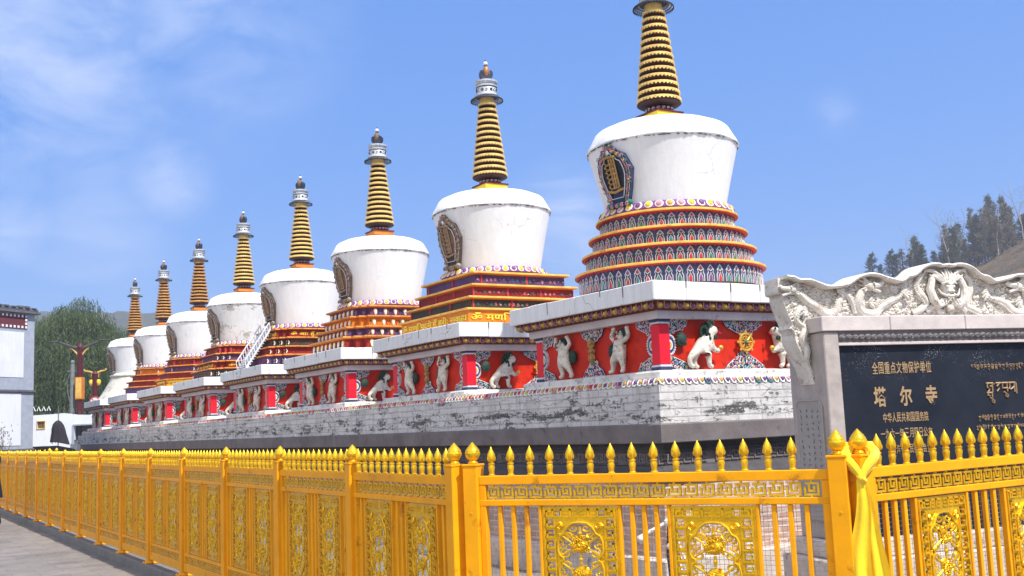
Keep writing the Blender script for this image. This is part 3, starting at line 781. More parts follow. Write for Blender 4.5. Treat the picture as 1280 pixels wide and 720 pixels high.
def tier_plain(shape, w, z0, z1, base, deco, seed):
    f = SH[shape]; m = MB(); r = random.Random(seed); wi = w-.06
    m.loft([(f(wi), z0-ZB), (f(wi), z1-.04-ZB)], 0); h = z1-.05-z0; zc = z0-ZB+h/2
    pal = [base, 'white paint', 'scroll blue', 'paint crimson', 'bright yellow', 'paint pink', 'tier orange', 'paint teal']
    P = f(wi)
    if deco == 'dots':
        def fn(M_, j, i):
            if i % 2 == 1 and shape == 'square': return
            m.tube(spiral(0, 0, .026, r.uniform(0, 6), 1.1, 6, -.006), .005, 4, r.choice((2, 5, 7)), M_)
            m.ball((r.uniform(-.01, .01), -.004, r.uniform(-.02, .02)), (.010, .007, .010), 5, 4, r.choice((5, 3, 7, 1)), M_)
        face_row(m, P, zc, .075, fn)
        face_row(m, P, zc, .62, lambda M_, j, i: m.box(-.30, -.275, -.012, 0, -h/2, h/2, 3, M_))
    elif deco == 'ovals':
        def fn(M_, j, i):
            m.ball((0, -.012, -.004), (.030, .022, h*.40), 8, 6, 1, M_); m.ball((0, -.006, h*.18), (.040, .012, h*.26), 8, 6, 4, M_)
            m.tube([(-.07, -.004, -h*.3), (-.055, -.008, 0), (-.075, -.004, h*.3)], .007, 4, r.choice((2, 3, 6)), M_)
            m.tube([(.07, -.004, -h*.3), (.055, -.008, 0), (.075, -.004, h*.3)], .007, 4, r.choice((2, 3, 6)), M_)
        face_row(m, P, zc, .19, fn)
    elif deco == 'scrolls':
        def fn(M_, j, i):
            m.tube(spiral(0, 0, .030, 0, 1.3, 8, -.006), .006, 4, r.choice((3, 6, 2, 3)), M_)
        face_row(m, P, zc, .12, fn)
        for x, y in P:
            m.box(x*1.0-.02, x+.02, y-.02, y+.02, z0-ZB, z1-.06-ZB, 3)
    elif deco == 'ends':
        for x, y in P: m.tube([(x*1.01, y*1.01, zc-.04), (x*1.01+.02, y*1.01, zc), (x*1.01, y*1.01, zc+.04)], .012, 5, 1)
        face_row(m, P, zc, .34, lambda M_, j, i: m.tube([(-.05, -.004, -h*.3), (0, -.010, h*.25), (.05, -.004, -h*.3)], .006, 4, 3, M_))
    return m.mesh('tier', pal, 20)
def tier_letters(shape, w, z0, z1, base, txt='ॐ मणि पद्मे हूँ', cover=.9, colr='letter yellow'):
    f = SH[shape]; m = MB(); wi = w-.06
    m.loft([(f(wi), z0-ZB), (f(wi), z1-.04-ZB)], 0); h = z1-.05-z0; P = f(wi); n = len(P)
    for i in range(n):
        a = Vector(P[i]); b = Vector(P[(i+1) % n]); L = (b-a).length
        if L < .5: continue
        if a.y > 0 and b.y > 0 and abs(a.y-b.y) < 1e-6: continue
        tm = text_mesh(txt, h*1.05, 1, .015, .012); xs = [v.co.x for v in tm.vertices]; zs = [v.co.z for v in tm.vertices]
        sx = L*cover/(max(xs)-min(xs)); sz = h*.86/(max(zs)-min(zs)); ang = math.atan2(b.y-a.y, b.x-a.x)
        M_ = Matrix.Translation((a.x, a.y, z0-ZB+h*.07)) @ Matrix.Rotation(ang, 4, 'Z') @ Matrix.Translation((L*(1-cover)/2-min(xs)*sx, -.008, -min(zs)*sz)) @ Matrix.Diagonal((sx, 1, sz, 1))
        m.from_mesh(tm, 1, M_); bpy.data.meshes.remove(tm)
    return m.mesh('lettered_tier', [base, colr], 20)

STUPA_LABEL = {
 8: 'nearest and largest white stupa, standing on four round painted tiers',
 7: 'white stupa on square purple and red stepped tiers, second nearest',
 6: 'third nearest white stupa, its square tiers set with rows of white ovals',
 5: 'white stupa with a white lattice stair leaning on its orange and red tiers',
 4: 'white stupa with badly patched plaster on its dome, above dark red tiers',
 3: 'white stupa on eight-sided dark red tiers, third from the far end',
 2: 'white stupa on golden top tier and red lower tiers, next to the farthest',
 1: 'farthest white stupa of the row, its dome on a sloping whitewashed base'}
def build_stupa(n):
    cy = 9.87+4.13*(8-n); cx = 8.305
    g = empty('stupa', (cx, cy, ZB), 0, STUPA_LABEL[n], 'stupa', 'row of eight white stupas')
    link('ledge', LEDGE, g); fr = link('frieze', FRIEZE, g); link('beam', BEAM, g); link('bead_band', BEADS, g); link('slab', slab_mesh(n), g)
    Z0 = .085
    def fig(name, parts, face, u):
        """u runs along the face from its left end as one looks at it"""
        if face == 'front': M_ = Matrix.Translation((-1.15+u, -1.15, Z0))
        else: M_ = Matrix.Translation((-1.15, 1.15-u, Z0)) @ Matrix.Rotation(-PI/2, 4, 'Z')
        root = link(name, parts[0], g, M_)
        for k, me in enumerate(parts[1:]): link(('mane', 'tail', 'eyes', 'ears', 'mouth', 'collar')[k], me, root)
    def orn(names, parts, face, u):
        if face == 'front': M_ = Matrix.Translation((-1.15+u, -1.15, Z0))
        else: M_ = Matrix.Translation((-1.15, 1.15-u, Z0)) @ Matrix.Rotation(-PI/2, 4, 'Z')
        for nm, me in zip(names, parts): link(nm, me, g, M_)
    fig('lion_relief', LION[0], 'front', .49); fig('lion_relief', LION[1], 'front', 1.73)
    orn(('wheel_relief', 'scroll_base', 'scroll_bracket'), WHEEL, 'front', 1.157)
    fig('holding_lion_relief', ATL[0], 'side', .60); fig('holding_lion_relief', ATL[1], 'side', 1.68)
    orn(('vajra_relief', 'scroll_base', 'scroll_bracket'), VAJRA, 'side', 1.13)
    # pilasters with their scrolls
    m = MB(); w = .105
    for (x, y) in ((-1.15, -1.15), (1.15, -1.15), (-1.15, 1.15)):
        sx = 1 if x < 0 else -1; sy = 1 if y < 0 else -1
        xs = sorted((x-sx*.035, x+sx*w)); ys = sorted((y-sy*.035, y+sy*w))
        p = MB(); p.bbox(xs[0], xs[1], ys[0], ys[1], Z0+.055, Z0+.475, .006, 0)
        for z0, z1, q in ((.0, .028, 1), (.028, .052, 2), (.48, .502, 2), (.502, .53, 1)):
            e = .012 if q == 1 else .004
            p.bbox(xs[0]-e, xs[1]+e, ys[0]-e, ys[1]+e, Z0+z0+.001, Z0+z1, .004, q)
        p.build('pilaster', ['pilaster red', 'scroll blue', 'scroll white'], g, 20)
    orn(('corner_scrolls',), (CSR[0],), 'front', w+.002); orn(('corner_scrolls',), (CSR[1],), 'front', 2.3-w-.002)
    orn(('corner_scrolls',), (CSR[0],), 'side', w+.002); orn(('corner_scrolls',), (CSR[1],), 'side', 2.3-w-.002)
    # tiers
    zt = 3.97
    if n == 8:
        zt = 4.10
        for i, (w, z) in enumerate([(.85, 4.02), (.95, 3.81), (1.04, 3.60), (1.135, 3.38)]):
            z0 = [3.81, 3.60, 3.38, 3.105][i]+.004
            t = link('tier', tier_round(i, w, z0, z), g); link('cornice', cornice_mesh(circ, w, z), t)
        m = MB(); m.loft([(circ(1.17), 3.06-ZB), (circ(1.17), 3.085-ZB), (circ(1.10), 3.11-ZB)], 0); m.build('base_ring', ['tier yellow'], g)
        link('lotus_ring', lotus_ring(4.025, .76), g)
    elif n == 1:
        m = MB(); r = random.Random(9)
        pr = [(1.26, 3.055), (1.16, 3.16), (1.03, 3.36), (.93, 3.52), (.85, 3.68), (.80, 3.80), (.78, 3.86)]
        m.lathe([(a, z-ZB) for a, z in pr], 40, mod=lambda a, k: 1+.014*math.sin(7*a+k*2)+.01*math.sin(17*a+k)); m.build('sloping_base', ['old white'], g)
        m = MB(); m.loft([(circ(.80), 3.86-ZB), (circ(.83), 3.88-ZB), (circ(.82), 3.92-ZB), (circ(.76), 3.97-ZB)], 0); m.build('base_ring', ['old white'], g)
    else:
        shape = {7: 'square', 6: 'redent', 5: 'redent', 4: 'redent', 3: 'octa', 2: 'octa'}[n]
        f = SH[shape]; k = 1.0 if shape in ('square',) else 1.02
        cols = {7: [('tier purple', 'dots'), ('tier red', 'dots'), ('tier dark', 'dots'), ('L', 'tier orange')],
                6: [('tier purple', 'ovals'), ('tier orange', 'ovals'), ('tier purple', 'ovals'), ('tier red', 'ovals')],
                5: [('L', 'tier red'), ('tier dark', 'ends'), ('tier red', 'ends'), ('tier purple', 'ends')],
                4: [('tier red', 'scrolls'), ('tier purple', 'ends'), ('L', 'tier red'), ('tier dark', 'ends')],
                3: [('tier red', 'scrolls'), ('tier purple', 'ends'), ('tier red', 'plain'), ('tier yellow', 'scrolls')],
                2: [('tier orange', 'ends'), ('tier red', 'plain'), ('tier red', 'plain'), ('tier purple', 'plain')]}[n]
        for i, (w, z) in enumerate(TZ):
            z0 = (TZ[i+1][1] if i < 3 else 3.075)+.005; a, b_ = cols[i]; w *= k
            if a == 'L': t = link('lettered_tier', tier_letters(shape, w+(.03 if n == 7 else 0), z0, z, b_, 'ॐ मणि पद्मे हूँ ह्रीः स्वाहा' if n == 7 else 'ॐ आः हूँ मणि पद्मे', .97, 'letter yellow'), g)
            else: t = link('tier', tier_plain(shape, w, z0, z, a, b_, n*10+i), g)
            link('cornice', cornice_mesh(f, w, z, 'tier orange' if n in (6, 7) else 'tier red', 'cornice yellow' if n == 7 else 'cornice orange'), t)
        m = MB(); m.loft([(f(1.12*k), 3.055-ZB), (f(1.12*k), 3.08-ZB)], 0); m.build('base_ring', ['bright yellow' if n in (7, 6, 5, 3) else 'tier orange'], g, 20)
        link('lotus_ring', lotus_ring(3.87, .76), g)
    d = link('dome', dome_mesh(zt, 'patched white' if n == 4 else 'dome white'), g); link('dome_cap', CAP, g)
    # shrine window faces the plaza
    ang = math.atan((.90-.715)/(4.86-zt))
    M_ = Matrix.Rotation(R(8), 4, 'Z') @ Matrix.Translation((-.735, 0, zt+.02-ZB)) @ Matrix.Rotation(-PI/2, 4, 'Z') @ Matrix.Rotation(ang, 4, 'X') @ Matrix.Diagonal((1.22, 1, 1.02 if n == 8 else 1.12, 1))
    link('shrine_window', GAU['blue' if n == 8 else 'brown'], g, M_)
    link('spire_base', HARM if n > 6 else HARM2, g); link('spire_neck', NECK, g); link('spire_rings', RINGS['ring gold' if n > 3 else 'ring orange'], g)
    link('umbrella_disc', UDISC, g); link('crown_drum', DRUM, g)
    yaw = {8: -.4, 7: -.35, 6: -.9, 5: -1.1, 4: -1.3, 3: -1.2, 2: -1.1, 1: -1.4}[n]
    MR = Matrix.Rotation(yaw, 4, 'Z')
    link('crescent', CRES, g, MR); link('sun_disc', SUN if n > 6 else SUN2, g, MR @ Matrix.Translation((0, 0, 0)) ); link('jewel_tip', JEWEL, g)
    if n == 5:
        # white lattice stair on the plaza side
        m = MB(); w = .30; a = Vector((-1.36, 0, .99)); b_ = Vector((-.83, 0, 1.80)); dirv = b_-a
        for e in (-1, 1):
            m.tube([a+Vector((0, e*w, .0)), b_+Vector((0, e*w, 0))], .018, 6)
            m.tube([a+Vector((-.03, e*w, .16)), b_+Vector((-.03, e*w, .14))], .014, 6)
            for i in range(12):
                p = a+dirv*(i/11); m.tube([p+Vector((0, e*w, 0)), p+Vector((-.03, e*w, .15))], .010, 5)
        for i in range(15):
            p = a+dirv*(i+.5)/15; m.box(p.x-.03, p.x+.05, -w, w, p.z-.008, p.z+.008)
            if i % 2 == 0:
                for e in (-1, 0, 1): m.tube([p+Vector((-.01, e*.2-.1, 0)), p+dirv*(2/15)+Vector((-.01, e*.2+.1, 0))], .011, 4)
                for e in (-1, 0, 1): m.tube([p+Vector((-.01, e*.2+.1, 0)), p+dirv*(2/15)+Vector((-.01, e*.2-.1, 0))], .011, 4)
        m.build('lattice_stair', ['stair white'], g)
    return g
for n in range(8, 0, -1): build_stupa(n)

# ------------------------------------------------------------------ platform
def platform():
    g = empty('brick_platform', (6.895, 8.46, 0), 0, 'long whitewashed brick platform with dark stone foot carrying the eight stupas', 'platform')
    X1, Y1 = 2.83, 32.1                                     # size of the top
    def ring(o): return [(-o, -o), (X1+o, -o), (X1+o, Y1+o), (-o, Y1+o)]
    m = MB(); m.loft([(ring(.012), 1.60), (ring(.008), 1.99)]); m.build('brick_wall', ['brick white'], g, 20)
    m = MB(); m.loft([(ring(-.03), 1.985), (ring(-.03), 2.066)]); m.build('lotus_backing', ['white paint'], g, 20)
    m = MB(); n = int(Y1/.088); pal = ['white paint', 'paint ochre', 'paint violet', 'paint pink', 'paint crimson', 'paint teal', 'face black']
    r = random.Random(12)
    def petal(M_, k, k2):
        m.tube([(-.030, -.004, .072), (-.038, -.022, .045), (-.022, -.038, .012), (.010, -.038, .008), (.030, -.024, .03)], [.006, .010, .011, .010, .006], 5, 0 if r.random() < .8 else k2, M_)
        m.ball((.004, -.018, .045), (.026, .022, .024), 7, 5, k, M_)
        m.tube([(.036, -.02, .005), (.040, -.03, .04), (.036, -.015, .072)], .004, 4, 6, M_, caps=False)
    for i in range(32):
        petal(Matrix.Translation((X1*(i+.5)/32, .03, 1.988)), 1+(i % 3), 5)
    for i in range(n):
        y = Y1*(i+.5)/n; a = y % 4.13
        k = (1+(i % 3)) if (a < 1.0) else r.choice((4, 3, 1, 1, 4))
        petal(Matrix.Translation((.03, y, 1.988)) @ Matrix.Rotation(-PI/2, 4, 'Z'), k, 3)
    m.build('lotus_band', pal, g)
    m = MB(); m.loft([(ring(.035), 1.405), (ring(.045), 1.415), (ring(.045), 1.59), (ring(.03), 1.605)]); m.build('grey_course', ['grey stone'], g, 20)
    pr = [(.03, 1.404), (-.01, 1.40), (-.05, 1.375), (-.06, 1.35), (-.045, 1.335), (-.05, 1.32), (-.09, 1.315)]
    m = MB(); m.loft([(ring(o), z) for o, z in reversed(pr)]); m.build('moulding', ['dark stone'], g, 40)
    m = MB(); m.loft([(ring(-.09), 1.18), (ring(-.09), 1.318)])
    def key(M_):
        for x0, x1, z0, z1 in ((0, .1, .0, .014), (0, .014, .014, .1), (.014, .1, .086, .1), (.086, .1, .04, .086), (.04, .086, .04, .054), (.04, .054, .054, .07)): m.box(x0, x1, -.016, .002, z0, z1, 0, M_)
    for i in range(26):
        if i % 7 != 6: key(Matrix.Translation((X1*i/26, .09, 1.198)))
    for i in range(140):
        if i % 7 != 6: key(Matrix.Translation((.09, 17.0*(i+1)/140, 1.198)) @ Matrix.Rotation(-PI/2, 4, 'Z'))
    m.build('fret_frieze', ['grey stone'], g, 20)
    pr = [(-.09, 1.182), (.02, 1.175), (.04, 1.14), (.08, 1.12), (.12, 1.08), (.13, 1.03), (.10, 1.02)]
    m = MB(); m.loft([(ring(o), z) for o, z in reversed(pr)]); m.build('lower_moulding', ['dark stone'], g, 40)
    m = MB(); m.loft([(ring(.10), .30), (ring(.10), 1.025)]); m.build('foot_wall', ['brick brown'], g, 20)
    m = MB(); m.loft([(ring(.26), -.05), (ring(.26), .29), (ring(.24), .305)]); m.build('foot_step', ['pale stone'], g, 20)
    m = MB(); r = random.Random(5)
    for k, (L, zt) in enumerate(((.8, 1.92), (1.6, 1.78), (2.4, 1.64), (3.6, 1.5))):
        m.box(.0, X1, Y1-.05, Y1+L, zt-.14 if k < 3 else -.05, zt)
        if k < 3: m.box(.02, X1-.02, Y1-.05, Y1+L-.02, zt-.6, zt-.14)
    m.build('end_steps', ['brick white'], g, 20)
    return g
platform()

# ------------------------------------------------------------------ yellow fence
FY = ['fence paint', 'fence gold']
def small_finial():
    m = MB()
    m.lathe([(.021, 0), (.021, .006), (.015, .012), (.017, .03), (.021, .052), (.016, .066), (.020, .070), (.020, .076), (.012, .082), (.017, .089), (.0235, .102), (.025, .116), (.0225, .132), (.015, .150), (.006, .167), (.0003, .180)], 16, mi=0)
    for i in range(5):
        a = 2*PI*i/5+.3; m.ball((.020*math.cos(a), .020*math.sin(a), .106), (.009, .009, .016), 6, 4, 0)
    return m.mesh('finial', ['fence gold'])
FIN = small_finial()
def post_finial():
    m = MB(); n = 32
    prof = [(.030, 0), (.034, .006), (.026, .014), (.022, .022), (.030, .028), (.040, .042), (.046, .056), (.046, .068), (.042, .084), (.032, .100), (.019, .116), (.008, .128), (.0003, .136)]
    fine = []
    for k in range(len(prof)-1):
        for q in range(3):
            t = q/3; fine.append((prof[k][0]*(1-t)+prof[k+1][0]*t, prof[k][1]*(1-t)+prof[k+1][1]*t))
    fine.append(prof[-1])
    def mod(a, k):
        z = fine[k][1]
        if z < .03: return 1
        row = (z-.03)/.017; off = PI/8 if int(row) % 2 else 0
        return 1+.07*abs(math.cos(4*(a+off)))*(1-(row % 1))*min(1, (.136-z)*30)
    m.lathe(fine, n, mi=0, mod=mod); return m.mesh('post_finial', ['fence gold'])
PFIN = post_finial()
def post(loc, rz, label, ztop=1.42, zb=.12, w=.05, foot=True):
    g = empty('fence_post', (loc[0], loc[1], zb), rz, label, 'fence post', 'yellow fence posts')
    m = MB(); m.bbox(-w, w, -w, w, .0, ztop-zb-.012, .005); m.bbox(-w-.004, w+.004, -w-.004, w+.004, ztop-zb-.014, ztop-zb, .003)
    m.ball((w*.1, -w-.002, 1.0), (.008, .003, .008), 8, 4)
    m.build('shaft', ['fence paint'], g, 20)
    link('post_finial', PFIN, g, Matrix.Translation((0, 0, ztop-zb)))
    if foot:
        m = MB(); m.bbox(-.085, .085, -.085, .085, .0, .014, .004); m.lathe([(.075, .014), (.066, .03), (.055, .04)], 20)
        for x in (-.07, .07):
            for y in (-.07, .07): m.lathe([(.008, .014), (.008, .024), (.004, .027)], 8, (x, y, 0))
        m.build('foot_plate', ['fence paint'], g, 25)
    return g
# ornate cast panel, .46 wide, z .38-1.16
def ornate_panel():
    W = .225; z0, z1 = .385, 1.155; holes = []; m = MB()
    prof = [(0, 1.065), (.035, 1.06), (.062, 1.035), (.078, 1.0), (.098, .985), (.108, .955), (.110, .90), (.100, .87), (.085, .86), (.085, .845), (.10, .835), (.108, .80), (.108, .74), (.10, .70), (.085, .69), (.085, .68), (.10, .67), (.110, .64), (.110, .585), (.098, .555), (.078, .54), (.062, .505), (.035, .48), (0, .475)]
    prof = [(x*1.20, z) for x, z in prof]; center = prof+[(-x, z) for x, z in reversed(prof[1:-1])]
    holes.append(center)
    cells = []
    zc = 1.118
    for k in range(12):
        z = 1.128-.062*k
        if z < .43: break
        cells.append((.178, z, k))
    for x, z, k in cells:
        if k == 0: continue
        for s in (-1, 1): holes.append([(s*(x-.022), z-.020), (s*(x+.020), z-.020), (s*(x+.020), z+.016), (s*(x-.022), z+.016)])
    for x in (.128,):
        for s in (-1, 1):
            for z in (1.115, .425): holes.append([(s*(x-.02), z-.014), (s*(x+.018), z-.014), (s*(x+.018), z+.016), (s*(x-.02), z+.016)])
    pl = cut_plate([(-W, z0), (W, z0), (W, z1), (-W, z1)], holes, -.008, .016); m.from_mesh(pl, 1)
    def bar(x0, z0_, x1, z1_, w=.0045, d=.010, s=1, mi=1):
        xa, xb = sorted((s*x0, s*x1)); za, zb = sorted((z0_, z1_)); m.box(xa-w, xb+w, -.008-d, -.006, za-w, zb+w, mi)
    for s in (-1, 1):
        bar(.205, z0+.02, .205, z1-.02, s=s); bar(.148, .47, .148, 1.07, s=s, d=.006)
        for x, z, k in cells:
            bar(.150, z-.028, .200, z-.028, s=s); bar(.170, z+.0, .190, z+.0, s=s, d=.014); bar(.190, z, .190, z-.024, s=s, d=.014)
        for z, q in ((1.12, 1), (.42, -1)):
            for xx in (.03, .085, .135):
                bar(xx-.018, z+.018*q, xx+.022, z+.018*q, s=s, d=.007); bar(xx+.022, z+.018*q, xx+.022, z-.022*q, s=s, d=.007); bar(xx-.012, z-.002*q, xx+.008, z-.002*q, s=s, d=.007); bar(xx-.018, z-.022*q, xx+.008, z-.022*q, s=s, d=.007)
        # little corner scroll flowers
        for z in (1.045, .495):
            for i in range(4):
                a = i*1.6; m.tube([(s*(.115+p[0]), -.016, z+p[2]) for p in spiral(0, 0, .020, a, .9, 6, 0)], .0045, 4, 1)
    m.tube([(x, -.014, z) for x, z in center], .0075, 6, 1, closed=True)
    # scrolls and medallions inside the opening
    r = random.Random(15)
    def curl(x, z, rad, a0, t, d, s, th=.0075):
        m.tube([(s*(x+p[0])*1.2, -.008+(p[1]), z+p[2]) for p in spiral(0, 0, rad, a0, t, 14, 0, d)], [th*.85]*8+[th*.68]*7, 5, 1)
    for s in (-1, 1):
        for zc, q in ((1.03, 1), (.51, -1)):
            curl(.030, zc, .028, PI/2*q, 1.3, -1*q, s); curl(.055, zc-.045*q, .022, 0, 1.2, q, s); curl(.020, zc-.05*q, .020, 1, 1.2, -q, s)
        for zc in (.93, .77, .61):
            curl(.070, zc+.045, .030, -1.2, 1.25, 1, s, .0085); curl(.070, zc-.045, .030, 1.2, 1.25, -1, s, .0085); curl(.088, zc, .022, PI, 1.1, 1, s)
            m.tube([(s*.128, -.008, zc+.07), (s*.098, -.012, zc+.05), (s*.055, -.014, zc+.02), (s*.05, -.014, zc-.02), (s*.098, -.012, zc-.05), (s*.128, -.008, zc-.07)], .0065, 5, 1)
    for zc in (.93, .77, .61):
        m.ball((0, -.004, zc), (.050, .012, .046), 12, 8, 1)
        for i in range(34):
            a = r.uniform(0, 6.28); q = r.uniform(.15, 1.15); x = .056*q*math.cos(a); z = zc+.050*q*math.sin(a)
            m.tube(spiral(x, z, .013, r.uniform(0, 6), 1., 6, -.016*math.sqrt(max(.1, 1-q*q*.6))-.006), .0034, 4, 1)
            m.ball((x, -.014, z), (.006, .007, .006), 5, 4, 1)
        m.tube([(0, -.01, zc+.05), (0, -.012, zc+.11)], .008, 6, 1)
    for z in (1.0, .85, .69, .54): m.ball((0, -.012, z), (.012, .012, .012), 6, 5, 1)
    me = m.mesh('ornate_panel', FY, 40); return me
PANEL = ornate_panel()
def key_cells(L, z0, h, pitch, m):
    n = int(L/pitch); p = L/n
    for i in range(n):
        x = i*p; s = h/.085; w = .0045
        def seg(xa, xb, za, zb, d=.0):
            e = .0016; m.box(x+(xa-e)*p/.09, x+(xb+e)*p/.09, -.012-d, .004, z0+(za-e)*s, z0+(zb+e)*s, 1)
        seg(.006, .080, .006, .014); seg(.072, .080, .014, .074); seg(.014, .072, .066, .074); seg(.006, .014, .014, .050)
        seg(.028, .072, .0, .0001) if False else None
        seg(.028, .060, .026, .034); seg(.052, .060, .034, .052); seg(.026, .034, .034, .066)
        seg(.040, .046, -.002, .006); seg(.040, .046, .074, .087)
def section(L, nfin, centers, f0, f1, label, loc, rz, zb=.12, grp='ornate yellow fence sections', bars=True, pos=None, pw=1.):
    g = empty('fence_section', (loc[0], loc[1], zb), rz, label, 'fence section', grp)
    D = -zb
    def M_(z=0): return Matrix.Translation((0, 0, D))
    def part(m, name, mats=('fence paint',), s=20):
        o = m.build(name, list(mats), g, s); o.matrix_local = M_(); return o
    def rail(z0, z1, name, d=.024): m = MB(); m.bbox(0, L, -d, d, z0, z1, .004); part(m, name)
    rail(1.29, 1.345, 'top_rail'); rail(1.162, 1.20, 'middle_rail'); rail(.345, .38, 'lower_rail'); rail(.17, .27, 'bottom_rail')
    m = MB(); key_cells(L-.09, 1.203, .085, .092, m); o = part(m, 'key_band', FY); o.matrix_local = Matrix.Translation((.045, 0, D))
    m = MB(); key_cells(L-.09, .272, .072, .085, m); o = part(m, 'lower_key_band', FY); o.matrix_local = Matrix.Translation((.045, 0, D))
    for x0, x1 in ((0, .042), (L-.042, L)):
        m = MB(); m.bbox(x0, x1, -.022, .022, .271, 1.289, .004); part(m, 'side_stile')
    for i in range(nfin):
        x = f0+(f1-f0)*i/(nfin-1); link('finial', FIN, g, Matrix.Translation((x, 0, 1.344+D)) @ Matrix.Rotation(i*.7, 4, 'Z'))
    edges = [.042]
    for c in centers:
        link('ornate_panel', PANEL, g, Matrix.Translation((c, 0, D)) @ Matrix.Diagonal((pw, 1, 1, 1)))
        edges += [c-.230*pw-.006, c+.230*pw+.006]
    edges.append(L-.042)
    if bars:
        for k in range(0, len(edges), 2):
            a, b = edges[k], edges[k+1]; w = b-a; nb = max(1, int(round(w/.08))-1)
            if k > 0:
                m = MB(); m.bbox(a-.012, a+.006, -.018, .018, .381, 1.161, .003); part(m, 'bar')
            if k < len(edges)-2:
                m = MB(); m.bbox(b-.006, b+.012, -.018, .018, .381, 1.161, .003); part(m, 'bar')
            for i in range(nb):
                x = a+w*(i+1)/(nb+1); m = MB(); m.bbox(x-.013, x+.013, -.013, .013, .381, 1.161, .003); part(m, 'bar')
    m = MB(); st = .026
    for i in range(int((L-.09)/st)): m.tube([(.045+st*i, .022, .38), (.045+st*i, .022, 1.16)], .0014, 3, caps=False)
    for i in range(int(.78/st)): m.tube([(.042, .024, .39+st*i), (L-.042, .024, .39+st*i)], .0014, 3, caps=False)
    part(m, 'wire_mesh', ['wire'], 0)
    return g
FX = 3.24; PITCH = 1.63
ordn = ['first', 'second', 'third', 'fourth', 'fifth', 'sixth', 'seventh', 'eighth', 'ninth', 'tenth', 'eleventh', 'twelfth', 'thirteenth', 'fourteenth', 'fifteenth', 'sixteenth', 'seventeenth']
post((FX, 6.04), 0, 'yellow corner post where the long pavement fence begins, tight beside the gate post')
for k in range(1, 17):
    post((FX, 6.04+PITCH*k), 0, 'yellow post, %s along the pavement after the corner post' % ordn[k-1])
# long fence: front faces the plaza (-x): the section's x runs towards -y
LB = PITCH-.10; base = None
for k in range(16):
    y = 6.04+PITCH*(k+1)-.05
    lab = 'yellow pavement fence section with two cast panels, %s from the corner post' % ordn[k]
    if base is None:
        base = section(LB, 13, (.42, LB-.42), .06, LB-.06, lab, (FX, y), -PI/2)
    else:
        c = copy_tree(base); c.location = (FX, y, .12); c['label'] = lab
# front gate section and the one to the right
A = Vector((3.305, 5.92)); B = Vector((4.499, 4.06)); B2 = Vector((4.60, 4.00))
aF = math.atan2(B.y-A.y, B.x-A.x); LF = (B-A).length-.10; dF = (B-A).normalized()
post((A.x, A.y), aF, 'yellow post touching the corner post, at the near end of the barred gate section')
post((B.x, B.y), aF, 'yellow post just left of the one tied with the silk scarf')
post((B2.x, B2.y), 0, 'yellow post with a bright silk scarf knotted round its neck')
p0 = A+dF*.05
section(LF, 15, (.655, 1.46), .08, LF-.19, 'yellow barred section with two cast panels between the corner and the scarf', (p0.x, p0.y), aF, pw=1.09)
section(LF, 17, (.60, 1.43), .10, LF-.10, 'yellow section with bars below the black inscription panel, right of the scarf', (B2.x+.05, B2.y), R(1.5))
e1 = (B2.x+LF+.15, B2.y+.055)
post(e1, R(1.5), 'yellow post at the far right end of the section below the inscription')
section(LF, 17, (.60, 1.43), .10, LF-.10, 'yellow section farthest right, starting beyond the end post', (e1[0]+.05, e1[1]), R(1.5))
# short fence far behind
post((4.88, 32.64), 0, 'small distant yellow gate post near the dark car, one of a close pair', zb=0.0); post((4.70, 32.66), 0, 'small distant yellow gate post at the end of the short cross fence', zb=0.0)
section(1.33, 11, (.42, .91), .06, 1.27, 'short distant yellow cross fence in front of the parked black car', (3.32, 32.80), R(-5), zb=0.0)

